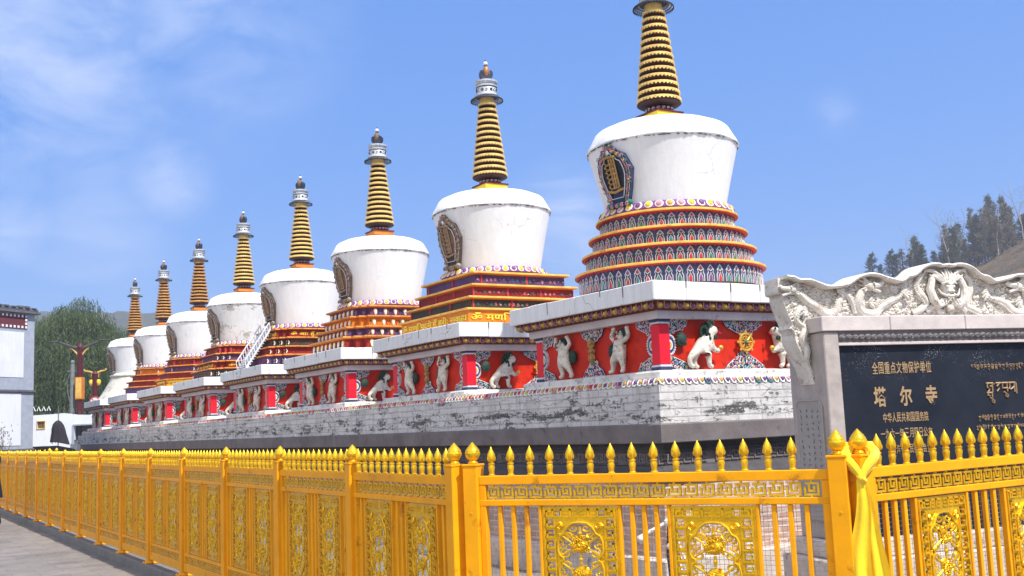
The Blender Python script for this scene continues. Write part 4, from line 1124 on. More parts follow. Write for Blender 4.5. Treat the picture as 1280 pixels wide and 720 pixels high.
# silk scarf
def scarf():
    g = empty('silk_scarf', (B2.x, B2.y, 0), R(-47), 'bright yellow silk scarf knotted round the fence post with long hanging tails', 'scarf')
    def ribbon(path, widths, fold, th=.004, n=14, seed=0):
        m = MB(); vs = []; fs = []; r = random.Random(seed); K = len(path)
        for side in (0, 1):
            for k, (p, w, f) in enumerate(zip(path, widths, fold)):
                for i in range(n+1):
                    t = i/n-.5
                    x = p[0]+t*w; y = p[1]-f*math.cos(t*PI*2.6+seed)*.55-f*.22*math.sin(t*9+k*.25)+side*th; vs.append((x, y, p[2]+.006*math.sin(t*9+seed)))
        for side in (0, 1):
            o = side*K*(n+1)
            for k in range(K-1):
                for i in range(n): fs.append((o+k*(n+1)+i, o+k*(n+1)+i+1, o+(k+1)*(n+1)+i+1, o+(k+1)*(n+1)+i))
        o = K*(n+1)
        for k in range(K-1):
            for i in (0, n): fs.append((k*(n+1)+i, (k+1)*(n+1)+i, o+(k+1)*(n+1)+i, o+k*(n+1)+i))
        for k in (0, K-1):
            for i in range(n): fs.append((k*(n+1)+i, k*(n+1)+i+1, o+k*(n+1)+i+1, o+k*(n+1)+i))
        m.add(vs, fs); return m
    # loop over the shoulders of the post
    m = MB(); NN = 22
    for s in (-1, 1):
        for q in range(4):
            pts = []
            for i in range(NN+1):
                t = i/NN; a = t*PI
                x = s*(.060*math.sin(a)+.012*(1-t)*0+.006*q*math.sin(a)); z = 1.43+.015*math.cos(a*1.0)-.125*(t**1.6) if t > .3 else 1.445-.02*t
                y = .050-.125*t+.010*math.sin(q*2+t*6)
                pts.append((x*(1.0 if t < .6 else (1-t)/.4*.75+.25), y-.006*q, z+.012*q*math.sin(a)))
            m.tube(pts, [.014+.013*math.sin(PI*i/NN) for i in range(NN+1)], 8)
    m.build('scarf_loop', ['scarf silk'], g)
    m = MB(); m.ball((0, -.085, 1.295), (.024, .022, .026), 12, 8); m.tube([(-.02, -.09, 1.31), (0, -.11, 1.295), (.02, -.09, 1.28)], .012, 8); m.build('knot', ['scarf silk'], g)
    zs = [1.29-.045*i for i in range(22)]
    p1 = [(-.006-.004*i*.6+.012*math.sin(i*.5), -.085-.004*math.sin(i*.7), z) for i, z in enumerate(zs)]
    ribbon(p1, [.042+.0072*i+.006*math.sin(i*.35) for i in range(22)], [.008+.0008*i for i in range(22)], seed=1).build('scarf_tail', ['scarf silk'], g, 80)
    p2 = [(.010+.0045*i, -.070-.003*math.sin(i*.6), z-.01) for i, z in enumerate(zs[:20])]
    ribbon(p2, [.040+.0062*i+.006*math.sin(i*.45+1) for i in range(20)], [.008+.0009*i for i in range(20)], seed=2).build('scarf_tail', ['scarf silk'], g, 80)
scarf()

# metal rods and stand behind the gate
g = empty('metal_stand', (5.70, 6.97, 0), 0, 'white folded metal stand with round joints leaning behind the yellow gate bars', 'stand')
m = MB()
u = Vector((.854, -.519, 0)); n_ = Vector((.519, .854, 0))
def P_(a, b, z): v = u*a+n_*b; return (v.x, v.y, z)
m.tube([P_(0, 0, .95), P_(.05, 0, .70), P_(.26, -.02, .02)], .012, 8); m.tube([P_(.0, .01, .80), P_(-.02, 0, .55), P_(.02, 0, .02)], .016, 8, 1)
m.tube([P_(-.24, .03, .70), P_(-.06, .0, .79), P_(.0, .0, .82)], .015, 8); m.tube([P_(.05, .02, .62), P_(.15, .02, .02)], .018, 8)
for a, z, r in ((0, .97, .026), (-.01, .81, .034), (.0, .62, .032), (-.24, .69, .030)): m.ball(P_(a, 0, z), r, 12, 8)
m.build('rods', ['white paint', 'dark iron'], g)

# ------------------------------------------------------------------ inscription stele
def stele():
    g = empty('inscription_stele', (6.511, 5.92, 0), R(-13.45), 'big stone screen with dragon-carved crest and a black inscribed panel', 'stele')
    W = 2.71; T = .52
    def pillar(a0, a1):
        m = MB(); m.bbox(a0, a1, 0, T, .66, 2.278, .008); return m.build('pillar', ['granite pillar'], g, 20)
    pillar(0, .14); pillar(W-.14, W)
    m = MB()
    for a0, a1 in ((-.02, .62), (.624, 1.36), (1.364, 2.1), (2.104, W+.02)): m.bbox(a0, a1, -.02, T+.01, 2.281, 2.40, .006)
    m.build('beam', ['marble beam'], g, 20)
    m = MB(); m.bbox(-.06, W+.06, -.06, T+.06, .52, .655, .01); m.bbox(-.12, W+.12, -.12, T+.12, 0, .517, .012); m.build('base', ['pale stone'], g, 20)
    m = MB(); m.box(.142, W-.142, .05, T-.02, .657, 2.165); m.build('panel', ['black granite'], g, 20)
    m = MB(); m.bbox(.142, W-.142, .012, .10, 2.167, 2.19, .003, 1); m.loft([([(.142, .022), (W-.142, .022), (W-.142, .2), (.142, .2)], 2.191), ([(.142, .004), (W-.142, .004), (W-.142, .2), (.142, .2)], 2.279)])
    r = random.Random(2)
    for i in range(42): m.ball((.18+.0595*i, .010, 2.235+.004*math.sin(i*2)), (.034, .016, .024), 8, 5, 0); m.tube(spiral(.18+.0595*i, 2.235, .022, i, 1.1, 7, -.002), .004, 4, 0)
    m.build('cloud_moulding', ['moulding grey', 'marble beam'], g)
    # inscription
    def line(txt, a0, a1, z0, z1, name='inscription', chars=True, bold=.008):
        n = len(txt); st = (a1-a0)/n; m = MB()
        for i, ch in enumerate(txt):
            if ch == ' ': continue
            tm = text_mesh(ch, 1, 1, bold, .01)
            xs = [v.co.x for v in tm.vertices]; zs = [v.co.z for v in tm.vertices]
            ww = max(xs)-min(xs); hh = max(zs)-min(zs); sx = st*.90/.95; sz = (z1-z0)/.93
            if ch == '一': oz = (z0+z1)/2-hh*sz/2-min(zs)*sz
            else: sz = (z1-z0)/max(hh, .7); oz = z0-min(zs)*sz
            Mx = Matrix.Translation((a0+st*i+st*.5-(min(xs)+ww/2)*sx, .0475, oz)) @ Matrix.Diagonal((sx, .5, sz, 1))
            m.from_mesh(tm, 0, Mx); bpy.data.meshes.remove(tm)
        o = m.build(name, ['text gold'], g, 0); return o
    line('全国重点文物保护单位', .46, 1.035, 1.935, 2.03)
    for ch, a in (('塔', .452), ('尔', .70), ('寺', .948)): line(ch, a, a+.125, 1.672, 1.832, bold=.025)
    line('中华人民共和国国务院', .523, .965, 1.545, 1.622)
    line('一九六一年三月四日公布', .490, .992, 1.418, 1.495)
    line('青海省人民委员会立', .585, .965, 1.295, 1.365)
    # Tibetan: head strokes with hanging and stacked strokes
    def glyph(m, x, z, s, k, th):
        y = .044
        q = lambda pts: [(x+px*s, y, z+pz*s) for px, pz in pts]
        V = {
         's': [[(0, 0), (.62, 0)], [(.12, 0), (.10, -.3), (.30, -.42), (.12, -.62)], [(.55, 0), (.55, -.62)], [(.30, -.2), (.55, -.25)]],
         'k': [[(0, 0), (.62, 0)], [(.10, 0), (.05, -.25), (.25, -.35)], [(.32, 0), (.30, -.4)], [(.56, 0), (.56, -.65)]],
         'a': [[(0, 0), (.45, 0)], [(.35, 0), (.10, -.22), (.30, -.35), (.08, -.60)]],
         'b': [[(0, 0), (.60, 0)], [(.10, 0), (.10, -.38), (.50, -.38)], [(.52, 0), (.52, -.62)]],
         'm': [[(0, 0), (.62, 0)], [(.12, 0), (.14, -.3), (.02, -.42), (.2, -.48), (.5, -.3)], [(.54, 0), (.54, -.68)]],
         'g': [[(0, 0), (.58, 0)], [(.06, 0), (.04, -.2), (.2, -.3), (.3, -.1), (.3, 0)], [(.54, 0), (.54, -.55)]],
         'n': [[(0, 0), (.5, 0)], [(.25, 0), (.1, -.25), (.3, -.35), (.48, -.55)]],
         'u': [[(.05, -.72), (.25, -.85), (.42, -.98), (.38, -1.12), (.22, -1.05), (.18, -.9)]],
         'kk': [[(.0, -.66), (.5, -.66)], [(.15, -.66), (.08, -.82), (.28, -.9)], [(.48, -.66), (.48, -1.0)]],
         'i': [[(.1, .22), (.3, .32), (.5, .2)]], 'o': [[(.05, .3), (.3, .14), (.55, .3)]], 'e': [[(.05, .32), (.35, .12)]], '.': [[(.0, -.04), (.06, -.10)]], '|': [[(0, 0), (0, -.8)]]}
        for pts in V[k]: m.tube(q(pts), th, 4)
    m = MB()
    s = .115; z = 1.83
    glyph(m, 1.566, z, s, 's', .0075); glyph(m, 1.566, z-.002, s, 'kk', .007); glyph(m, 1.59, z-.035, s, 'u', .0075)
    glyph(m, 1.645, z, s*.9, '.', .008); glyph(m, 1.665, z, s, 'a', .0075); glyph(m, 1.722, z, s, 'b', .0075); glyph(m, 1.735, z+.01, s, 'u', .0075); glyph(m, 1.795, z, s, 'm', .0075); glyph(m, 1.876, z, s, '|', .007)
    m.build('inscription', ['text gold'], g)
    r = random.Random(11)
    for z, s, a0, a1 in ((1.985, .040, 1.43, 2.33), (1.560, .036, 1.46, 2.30), (1.480, .036, 1.43, 2.33)):
        m = MB(); x = a0
        while x < a1:
            for _ in range(r.choice((1, 1, 2, 3))):
                k = r.choice('skabmgn'); glyph(m, x, z, s, k, .0026)
                if r.random() < .4: glyph(m, x, z, s, r.choice(('u', 'kk')), .0024)
                if r.random() < .45: glyph(m, x, z, s, r.choice('ioe'), .0024)
                x += s*.72
            glyph(m, x, z, s, '.', .003); x += s*.22
        m.build('inscription', ['text gold'], g)
    # plaque on the end face (towards -x)
    MP = Matrix.Rotation(-PI/2, 4, 'Z')
    m = MB(); w0, w1 = -.44, -.08
    m.prism([(w0, .80), (w1, .80), (w1, 1.70), (w1-.03, 1.745), (w0+.03, 1.745), (w0, 1.70)], -.012, .004, 0)
    m.tube([(x, -.013, z) for x, z in [(w0, .80), (w1, .80), (w1, 1.70), (w1-.03, 1.745), (w0+.03, 1.745), (w0, 1.70)]], .006, 5, 1, closed=True)
    for i in range(4):
        for j in range(17):
            x = w0+.06+.08*i; z = 1.66-.048*j
            if r.random() < .15: continue
            for _ in range(3):
                a = r.uniform(-.010, .012); b = r.uniform(-.012, .012)
                if r.random() < .5: m.box(x+a-.010, x+a+.010, -.0145, -.011, z+b, z+b+.003, 2)
                else: m.box(x+a, x+a+.003, -.0145, -.011, z+b-.010, z+b+.010, 2)
    o = m.build('plaque', ['plaque stone', 'granite pillar', 'engraving'], g, 20); o.matrix_local = MP
    # crest: wavy outline
    TOP = [(-0.305, 2.757), (-0.242, 2.764), (-0.17, 2.757), (-0.097, 2.748), (-0.056, 2.73), (0.039, 2.728), (0.111, 2.707), (0.184, 2.682), (0.237, 2.676), (0.324, 2.682), (0.39, 2.693), (0.448, 2.726), (0.517, 2.759), (0.607, 2.779), (0.696, 2.774), (0.771, 2.751), (0.859, 2.732), (0.923, 2.724), (0.987, 2.759), (1.06, 2.776), (1.137, 2.832), (1.222, 2.863), (1.31, 2.866), (1.345, 2.855), (1.40, 2.862)]
    C = 1.355; TOP = [(a-.045, z-.008) for a, z in TOP]
    LEFT = [(-.225, 2.735), (-.228, 2.62), (-.19, 2.60), (-.19, 2.55), (-.155, 2.449), (-.119, 2.36), (-.135, 2.33), (-.105, 2.30), (-.10, 2.221), (-.045, 2.106), (0.002, 2.008), (0.045, 1.880)]
    LEFT = [(a-.05, z-.008) for a, z in LEFT]
    top = [(a, z) for a, z in TOP]; top += [(2*C-a, z) for a, z in reversed(TOP[:-1])]
    left = LEFT; right = [(2*C-a, z) for a, z in reversed(LEFT)]
    INL = [(.006, 1.885), (.01, 2.0), (.015, 2.15), (.02, 2.403)]
    poly = [(a, z-.012) for a, z in top[2:-2]]+[(2*C-a, z) for a, z in LEFT]+[(2*C-a, z) for a, z in INL]+[(a, z) for a, z in reversed(INL)]+[(a, z) for a, z in reversed(LEFT)]
    F = .21; TB = .36
    m = MB()
    pl = cut_plate(poly, [], F, TB-F); m.from_mesh(pl)
    # projecting rim
    def rimstrip(line, y0, y1, th):
        n = len(line); vs = []; fs = []
        for k, (a, z) in enumerate(line):
            p = Vector(line[max(0, k-1)]); q = Vector(line[min(n-1, k+1)]); t = (q-p).normalized(); nn = Vector((-t.y, t.x))
            for (yy, o) in ((y0, 0), (y0-.012, -th*.45), (y0, -th), (y1, -th), (y1, 0)):
                w = Vector((a, z))+nn*o; vs.append((w.x, yy, w.y))
        for k in range(n-1):
            for i in range(5): j = (i+1) % 5; fs.append((k*5+i, k*5+j, (k+1)*5+j, (k+1)*5+i))
        fs += [tuple(range(5)), tuple((n-1)*5+i for i in range(5))]
        m.add(vs, fs)
    def fine(l, k=4):
        out = []
        for i in range(len(l)-1):
            p0, p1, p2, p3 = [Vector(l[min(max(j, 0), len(l)-1)]) for j in (i-1, i, i+1, i+2)]
            for q in range(k):
                t = q/k; w = .5*((2*p1)+(p2-p0)*t+(2*p0-5*p1+4*p2-p3)*t*t+(3*p1-p0-3*p2+p3)*t**3); out.append((w.x, w.y))
        return out+[l[-1]]
    rimstrip(fine(top[2:-2]), .11, TB+.01, .028)
    rimstrip(fine(list(reversed(LEFT))), F-.03, TB, .018); rimstrip(fine(right[::-1]), F-.03, TB, .018) if False else rimstrip(fine([(2*C-a, z) for a, z in LEFT]), F-.03, TB, .018)
    m.build('crest_slab', ['carved marble'], g, 50)
    # relief
    full = fine(top[2:-2], 2)+[(2*C-a, z) for a, z in LEFT]+[(2*C-a, z) for a, z in INL]+[(a, z) for a, z in reversed(INL)]+[(a, z) for a, z in reversed(LEFT)]
    def inside(x, z, mg=.022):
        def pip(x, z):
            c = False; n = len(full)
            for i in range(n):
                (x1, z1), (x2, z2) = full[i], full[(i+1) % n]
                if (z1 > z) != (z2 > z) and x < (x2-x1)*(z-z1)/(z2-z1)+x1: c = not c
            return c
        return all(pip(x+dx, z+dz) for dx, dz in ((mg, 0), (-mg, 0), (0, mg*1.6), (0, -mg*.3)))
    m = MB(); r = random.Random(21)
    def dragon(path, rad, mir, ridge=True):
        pts = fine(path, 6); n = len(pts)
        rr = [rad*(.55+.45*math.sin(PI*min(1, (i+n*.18)/(n*1.05)))) for i in range(n)]
        P3 = [((2*C-a+.045) if mir else a-.045, F-.018-.008*math.sin(i*.5), z) for i, (a, z) in enumerate(pts)]
        m.tube(P3, rr, 9)
        if ridge:
            for i in range(1, n-1, 1):
                a, y, z = P3[i]; b = P3[i+1]; t = Vector((b[0]-a, b[2]-z)); 
                if t.length < 1e-6: continue
                t.normalize(); o = Vector((-t.y, t.x))*rr[i]*.85
                m.ball((a+o.x, y-rr[i]*.5, z+o.y), (.009, .012, .009), 5, 4)
                m.ball((a, y-rr[i]*.93, z), (.011, .006, .011), 5, 4)
    def claw(x, z, dx, mir):
        for k in range(4):
            a = R(-50+34*k); s = -1 if mir else 1; X = (2*C-x+.045) if mir else x-.045
            m.tube([(X, F-.04, z), (X+s*dx*.045*math.cos(a), F-.055, z+.045*math.sin(a)), (X+s*dx*.065*math.cos(a), F-.045, z+.055*math.sin(a)-.018)], [.016, .013, .005], 6)
    def head(x, z, s, sc, mir):
        X = (2*C-x+.045) if mir else x-.045; s = -s if mir else s
        m.ball((X, F-.03, z), (.050*sc, .045, .040*sc), 10, 7); m.tube([(X+s*.03*sc, F-.05, z+.004), (X+s*.095*sc, F-.05, z+.012*sc), (X+s*.115*sc, F-.05, z+.03*sc)], [.026*sc, .019*sc, .015*sc], 8)
        m.tube([(X+s*.02*sc, F-.045, z-.02*sc), (X+s*.09*sc, F-.045, z-.045*sc)], [.018*sc, .010*sc], 7)
        m.ball((X+s*.022*sc, F-.073, z+.018*sc), .011*sc, 7, 5)
        for k in range(6):
            a = R(100+26*k); m.tube([(X, F-.03, z), (X-s*.05*sc, F-.045, z+.05*sc*math.sin(a)), (X+s*.11*sc*math.cos(a)*.9, F-.03, z+.09*sc*math.sin(a)+.01)], [.018*sc, .014*sc, .004], 6)
        m.tube([(X-s*.01, F-.05, z+.03*sc), (X-s*.06*sc, F-.05, z+.065*sc), (X-s*.10*sc, F-.05, z+.06*sc)], [.009, .008, .004], 6)
    for mir in (False, True):
        dragon([(-.05, 2.62), (.03, 2.55), (.12, 2.50), (.21, 2.44), (.30, 2.46), (.34, 2.55), (.42, 2.60), (.47, 2.52), (.50, 2.44)], .036, mir)
        head(-.10, 2.635, -1, 1.05, mir); claw(.02, 2.46, -1, mir); claw(.33, 2.63, 1, mir)
        dragon([(-.02, 2.50), (-.07, 2.40), (.0, 2.33), (-.03, 2.24), (.01, 2.16), (-.01, 2.08), (.02, 2.0), (.035, 1.93)], .026, mir)
        dragon([(.56, 2.62), (.52, 2.52), (.58, 2.44), (.68, 2.44), (.76, 2.50), (.84, 2.54), (.93, 2.57), (.99, 2.64)], .040, mir)
        head(.64, 2.665, 1, 1.1, mir); claw(.97, 2.60, 1, mir); claw(.62, 2.53, 1, mir)
        dragon([(1.06, 2.44), (1.14, 2.47), (1.20, 2.52), (1.15, 2.60), (1.12, 2.68), (1.18, 2.76), (1.26, 2.80)], .034, mir)
        dragon([(1.20, 2.45), (1.28, 2.50), (1.36, 2.44), (1.40, 2.50)], .026, mir)
        s = -1 if mir else 1
        X = lambda a: 2*C-a+.045 if mir else a-.045
        # facing dragon: cheek coils, horns, brows
        m.tube([(X(1.38), F-.06, 2.52), (X(1.30), F-.06, 2.50), (X(1.245), F-.065, 2.55), (X(1.225), F-.06, 2.64), (X(1.26), F-.055, 2.73), (X(1.31), F-.05, 2.775)], [.020, .034, .038, .034, .028, .016], 9)
        m.tube([(X(1.34), F-.06, 2.74), (X(1.28), F-.06, 2.79), (X(1.20), F-.055, 2.80), (X(1.185), F-.05, 2.775)], [.018, .017, .014, .008], 7)
        m.ball((X(1.37), F-.098, 2.655), (.018, .016, .015), 9, 6); m.tube([(X(1.395), F-.098, 2.668), (X(1.365), F-.108, 2.69), (X(1.32), F-.09, 2.68)], [.012, .013, .006], 6)
        for k in range(5): m.tube([(X(1.39-.012*k), F-.07, 2.70), (X(1.385-.028*k), F-.08, 2.76-.006*k), (X(1.39-.040*k), F-.06, 2.815-.014*k)], [.014, .012, .004], 6)
        m.tube([(X(1.385), F-.105, 2.59), (X(1.345), F-.11, 2.575), (X(1.31), F-.09, 2.60), (X(1.29), F-.08, 2.64)], [.011, .011, .009, .004], 6)
        for k in range(3): m.tube([(X(1.36-.02*k), F-.08, 2.555-.004*k), (X(1.35-.03*k), F-.085, 2.52), (X(1.345-.035*k), F-.07, 2.49)], [.012, .010, .004], 6)
    m.ball((C, F-.055, 2.645), (.062, .055, .072), 14, 10); m.ball((C, F-.11, 2.612), (.030, .022, .019), 10, 7); m.ball((C, F-.10, 2.575), (.036, .024, .014), 10, 6); m.ball((C, F-.075, 2.47), (.034, .03, .034), 12, 8)
    for e in (-1, 1): m.ball((C+e*.016, F-.125, 2.612), (.009, .008, .008), 6, 4)
    m.build('dragon_relief', ['carved marble'], g)
    m = MB(); cnt = 0; tries = 0
    while cnt < 1000 and tries < 20000:
        tries += 1; a = r.uniform(-.22, C); z = r.uniform(1.9, 2.85)
        if not inside(a, z): continue
        cnt += 1; q = r.uniform(.012, .028)
        for X in (a, 2*C-a):
            k = r.random()
            if k < .5: m.tube(spiral(X, z, q, r.uniform(0, 6), 1.25, 9, F-.006), [q*.30]*6+[q*.22]*4, 5)
            elif k < .8: m.ball((X, F-.004, z), (q*.8, q*.8, q*.6), 8, 5)
            else: m.tube([(X-q, F-.002, z), (X, F-q*.7, z+q*.4), (X+q*1.1, F-.002, z-q*.2)], [q*.2, q*.4, q*.15], 5)
    m.build('cloud_relief', ['carved marble'], g)
stele()

# ------------------------------------------------------------------ ground, kerb, hills
def sm(a, b, x):
    t = min(1, max(0, (x-a)/(b-a))); return t*t*(3-2*t)
def gz(x, y): return .9*sm(44, 58, y)
def grid_obj(name, xs, ys, zf, matn, kind='structure', smooth=True):
    vs = [(x, y, zf(x, y)) for y in ys for x in xs]; n = len(xs)
    fs = [(j*n+i, j*n+i+1, (j+1)*n+i+1, (j+1)*n+i) for j in range(len(ys)-1) for i in range(n-1)]
    me = bpy.data.meshes.new(name); me.from_pydata(vs, [], fs); me.materials.append(MATS[matn])
    if smooth: me.polygons.foreach_set('use_smooth', [True]*len(fs))
    return tag(link(name, me), kind=kind)
xs = [-2500, -800, -300, -120, -60, -30, -15, 0, 15, 30, 60, 120, 300, 800, 2500]
ys = [-2500, -800, -200, -60, -20, 0, 20, 40]+[44+i for i in range(0, 16)]+[70, 100, 160, 300, 600, 1200, 2500]
grid_obj('ground', xs, ys, gz, 'paving')
m = MB(); m.bbox(3.15, 3.52, 6.1, 33.0, -.02, .118, .012); tag(m.build('kerb', ['kerb stone'], None, 20), kind='structure')
m = MB(); m.add([(x, y, z) for z in (-.02, .116) for x, y in ((3.15, 6.08), (3.20, 5.80), (4.36, 3.93), (4.60, 3.86), (9.5, 3.98), (9.5, 4.3), (4.62, 4.22), (3.52, 6.08))], [tuple(range(7, -1, -1)), tuple(range(8, 16))]+[(i, (i+1) % 8, 8+(i+1) % 8, 8+i) for i in range(8)])
tag(m.build('front_kerb', ['kerb stone'], None, 20), kind='structure')

HC = Vector((164.08, 114.36)); HV = Vector((.8204, .5718)); HE = Vector((.572, -.82))
from mathutils import noise as mnoise
def hill_z(e, n, fine=True):
    rid = 25.4+(.46*min(e, 60)+.15*max(0, e-60) if e > 0 else (.10*e if e > -30 else -3+.30*(e+30)))
    rid = max(rid, -.5)
    z = rid+(.27*n if n < 0 else .05*n)
    if fine: z += 1.0*mnoise.noise(Vector((e*.06, n*.06, 1.)))*min(1, max(0, z)/8)+.35*mnoise.noise(Vector((e*.25, n*.25, 4.)))*min(1, max(0, z)/8)
    return max(z, -.5)
def hill_right():
    es = [-130+2.2*i for i in range(150)]; ns = [-130+2.2*i for i in range(100)]
    vs = []
    for n in ns:
        for e in es: p = HC+HE*e+HV*n; vs.append((p.x, p.y, hill_z(e, n)))
    k = len(es); fs = [(j*k+i, j*k+i+1, (j+1)*k+i+1, (j+1)*k+i) for j in range(len(ns)-1) for i in range(k-1)]
    me = bpy.data.meshes.new('near_hill'); me.from_pydata(vs, [], fs); me.materials.append(MATS['hill brown']); me.polygons.foreach_set('use_smooth', [True]*len(fs))
    tag(link('near_hill', me), kind='structure')
hill_right()
def hill_left():
    # ridge about half a kilometre away
    vs = []; K = 170; J = 26
    for j in range(J):
        for i in range(K):
            t = i/(K-1); x = -260+t*620; dd = 380+j*14
            y = dd-.06*x
            ridge = 59 - .00035*(x-70)**2 + 2.6*mnoise.noise(Vector((x*.02, 3, 0)))
            ridge += 4.5*abs(mnoise.noise(Vector((x*.09, j*.3, 7))))*(1 if j > 5 else .4) + 2.2*abs(mnoise.noise(Vector((x*.35, j, 2))))
            if x > 120: ridge -= .10*(x-120)
            s = sm(0, 9, j); vs.append((x, y, ridge*s*(1+.0*j)-.5))
    fs = [(j*K+i, j*K+i+1, (j+1)*K+i+1, (j+1)*K+i) for j in range(J-1) for i in range(K-1)]
    me = bpy.data.meshes.new('far_hill'); me.from_pydata(vs, [], fs); me.materials.append(MATS['hill far']); me.polygons.foreach_set('use_smooth', [True]*len(fs))
    tag(link('far_hill', me), kind='structure')
hill_left()

# ------------------------------------------------------------------ trees
def leafquad(vs, fs, p, d, w, L, r):
    d = Vector(d).normalized(); a = d.orthogonal().normalized(); a = Matrix.Rotation(r.uniform(0, 6.28), 3, d) @ a
    o = len(vs); p = Vector(p)
    vs += [tuple(p-a*w*.5), tuple(p+d*L*.5-a*w*.35), tuple(p+d*L), tuple(p+d*L*.5+a*w*.45)]; fs.append((o, o+1, o+2, o+3))
def conifer_meshes(seed, slim=1., bare=0., leaf='conifer leaf'):
    """unit height"""
    r = random.Random(seed); vs = []; fs = []; m = MB()
    m.tube([(0, 0, -.15), (0, 0, .4), (.01, 0, .98)], [.022, .015, .003], 6)
    nb = 74
    for i in range(nb):
        t = .12+.86*(i/nb)**.9; z = t; R0 = (.24*(1-t)**.75+.012)*slim*r.uniform(.6, 1.15); a = r.uniform(0, 6.28)
        ex = R0*math.cos(a); ey = R0*math.sin(a); dz = r.uniform(-.02, .06)
        m.tube([(0, 0, z), (ex*.6, ey*.6, z+dz*.8), (ex, ey, z+dz)], [.004, .0025, .001], 3, caps=False)
        if r.random() < bare: continue
        for _ in range(34):
            q = r.uniform(.15, 1.08); p = (ex*q+r.gauss(0, .016), ey*q+r.gauss(0, .016), z+dz*q+r.gauss(0, .020))
            leafquad(vs, fs, p, (math.cos(a)+r.uniform(-.8, .8), math.sin(a)+r.uniform(-.8, .8), r.uniform(-.3, .9)), .018, r.uniform(.025, .05), r)
    tr = m.mesh('trunk', ['bark']); cr = bpy.data.meshes.new('crown'); cr.from_pydata(vs, [], fs); cr.materials.append(MATS[leaf]); return tr, cr
def bare_meshes(seed):
    r = random.Random(seed); m = MB()
    def br(p, d, L, rad, lv):
        p = Vector(p); d = Vector(d).normalized(); pts = [tuple(p)]; rs = [rad]; n = 5
        for i in range(n):
            d = (d+Vector((r.gauss(0, .09), r.gauss(0, .09), r.gauss(.03, .05)))).normalized(); p = p+d*(L/n); pts.append(tuple(p)); rs.append(rad*(1-.75*(i+1)/n))
            if lv < 3:
                for _ in range((1, 2, 2)[lv] if (lv or i > 0) else 0):
                    a = r.uniform(0, 6.28); dd = (d*.75+Vector((math.cos(a), math.sin(a), .25))*.55)
                    br(p, dd, L*r.uniform(.28, .46)*(1.0 if lv else (1-.5*i/n)), rad*(1-.7*(i+1)/n)*.5, lv+1)
        m.tube(pts, rs, 5 if lv < 2 else 3, caps=False)
    br((0, 0, -.12), (0, 0, 1), 1.08, .016, 0)
    tr = m.mesh('trunk', ['pale bark']); vs = []; fs = []
    for _ in range(380):
        z = r.uniform(.35, .98); a = r.uniform(0, 6.28); q = .20*(1-abs(z-.6)*1.2)*math.sqrt(r.random())
        leafquad(vs, fs, (q*math.cos(a), q*math.sin(a), z), (r.uniform(-1, 1), r.uniform(-1, 1), .6), .009, .018, r)
    cr = bpy.data.meshes.new('crown'); cr.from_pydata(vs, [], fs); cr.materials.append(MATS['dry leaf']); return tr, cr
CON = [conifer_meshes(1), conifer_meshes(2, .85, .12), conifer_meshes(3, 1.1, .05), conifer_meshes(4, .8, .3, 'dry leaf')]
BARE = [bare_meshes(5), bare_meshes(6), bare_meshes(8)]
TREES = [('b', 152.6, 129.9, 26.58), ('c', 156.7, 129.7, 29.8), ('c', 156.2, 127.6, 27.4), ('c', 159.3, 127.5, 30.16), ('c', 160.0, 127.0, 29.37), ('c', 156.2, 122.7, 29.37), ('c', 156.5, 121.5, 28.34), ('c', 163.7, 125.7, 32.59), ('b', 159.1, 122.2, 32.45), ('c', 159.5, 121.2, 30.15), ('b', 166.1, 125.2, 28.79), ('c', 162.6, 121.0, 29.12), ('b', 166.5, 122.0, 32.99), ('b', 164.3, 118.8, 36.34), ('c', 165.2, 120.3, 33.78), ('c', 162.0, 116.4, 32.59), ('b', 166.2, 118.9, 35.33), ('b', 168.6, 119.5, 34.72), ('c', 166.1, 117.0, 30.66), ('c', 168.7, 117.3, 36.34), ('c', 168.5, 116.3, 35.27), ('c', 164.1, 112.0, 34.99), ('c', 170.6, 114.7, 38.58), ('c', 169.0, 114.1, 36.61), ('b', 167.2, 111.6, 36.83), ('c', 165.1, 109.8, 33.52), ('c', 172.6, 113.6, 38.23), ('c', 169.6, 111.0, 36.18), ('c', 172.1, 111.8, 35.8), ('b', 173.7, 112.2, 33.12), ('b', 173.1, 110.1, 39.53), ('c', 174.9, 111.2, 34.72), ('c', 171.3, 106.9, 34.51), ('c', 175.7, 107.6, 36.65)]
tr_ = random.Random(77)
extra = []
for i in range(6, len(TREES)-1):
    p, q = TREES[i], TREES[i+1]; t = tr_.uniform(.3, .7); off = tr_.uniform(1, 7)
    extra.append(('c', p[1]*(1-t)+q[1]*t+.82*off, p[2]*(1-t)+q[2]*t+.57*off, min(p[3], q[3])+tr_.uniform(-1.2, .3)))
TREES = TREES+extra
TREES.sort(key=lambda t: math.atan2(t[1], t[2]))
ones = ['', 'first', 'second', 'third', 'fourth', 'fifth', 'sixth', 'seventh', 'eighth', 'ninth']
more = [(('' if i < 10 else 'twenty-' if i < 30 else 'thirty-' if i < 40 else 'forty-' if i < 50 else 'fifty-')+ones[i % 10]) if (i < 10 or i > 20) and i % 10 else {10: 'tenth', 11: 'eleventh', 12: 'twelfth', 13: 'thirteenth', 14: 'fourteenth', 15: 'fifteenth', 16: 'sixteenth', 17: 'seventeenth', 18: 'eighteenth', 19: 'nineteenth', 20: 'twentieth', 30: 'thirtieth', 40: 'fortieth', 50: 'fiftieth'}[i] for i in range(1, 60) if i != 60]
cc = {'b': 0, 'c': 0}; tot = {'b': sum(t[0] == 'b' for t in TREES), 'c': sum(t[0] == 'c' for t in TREES)}
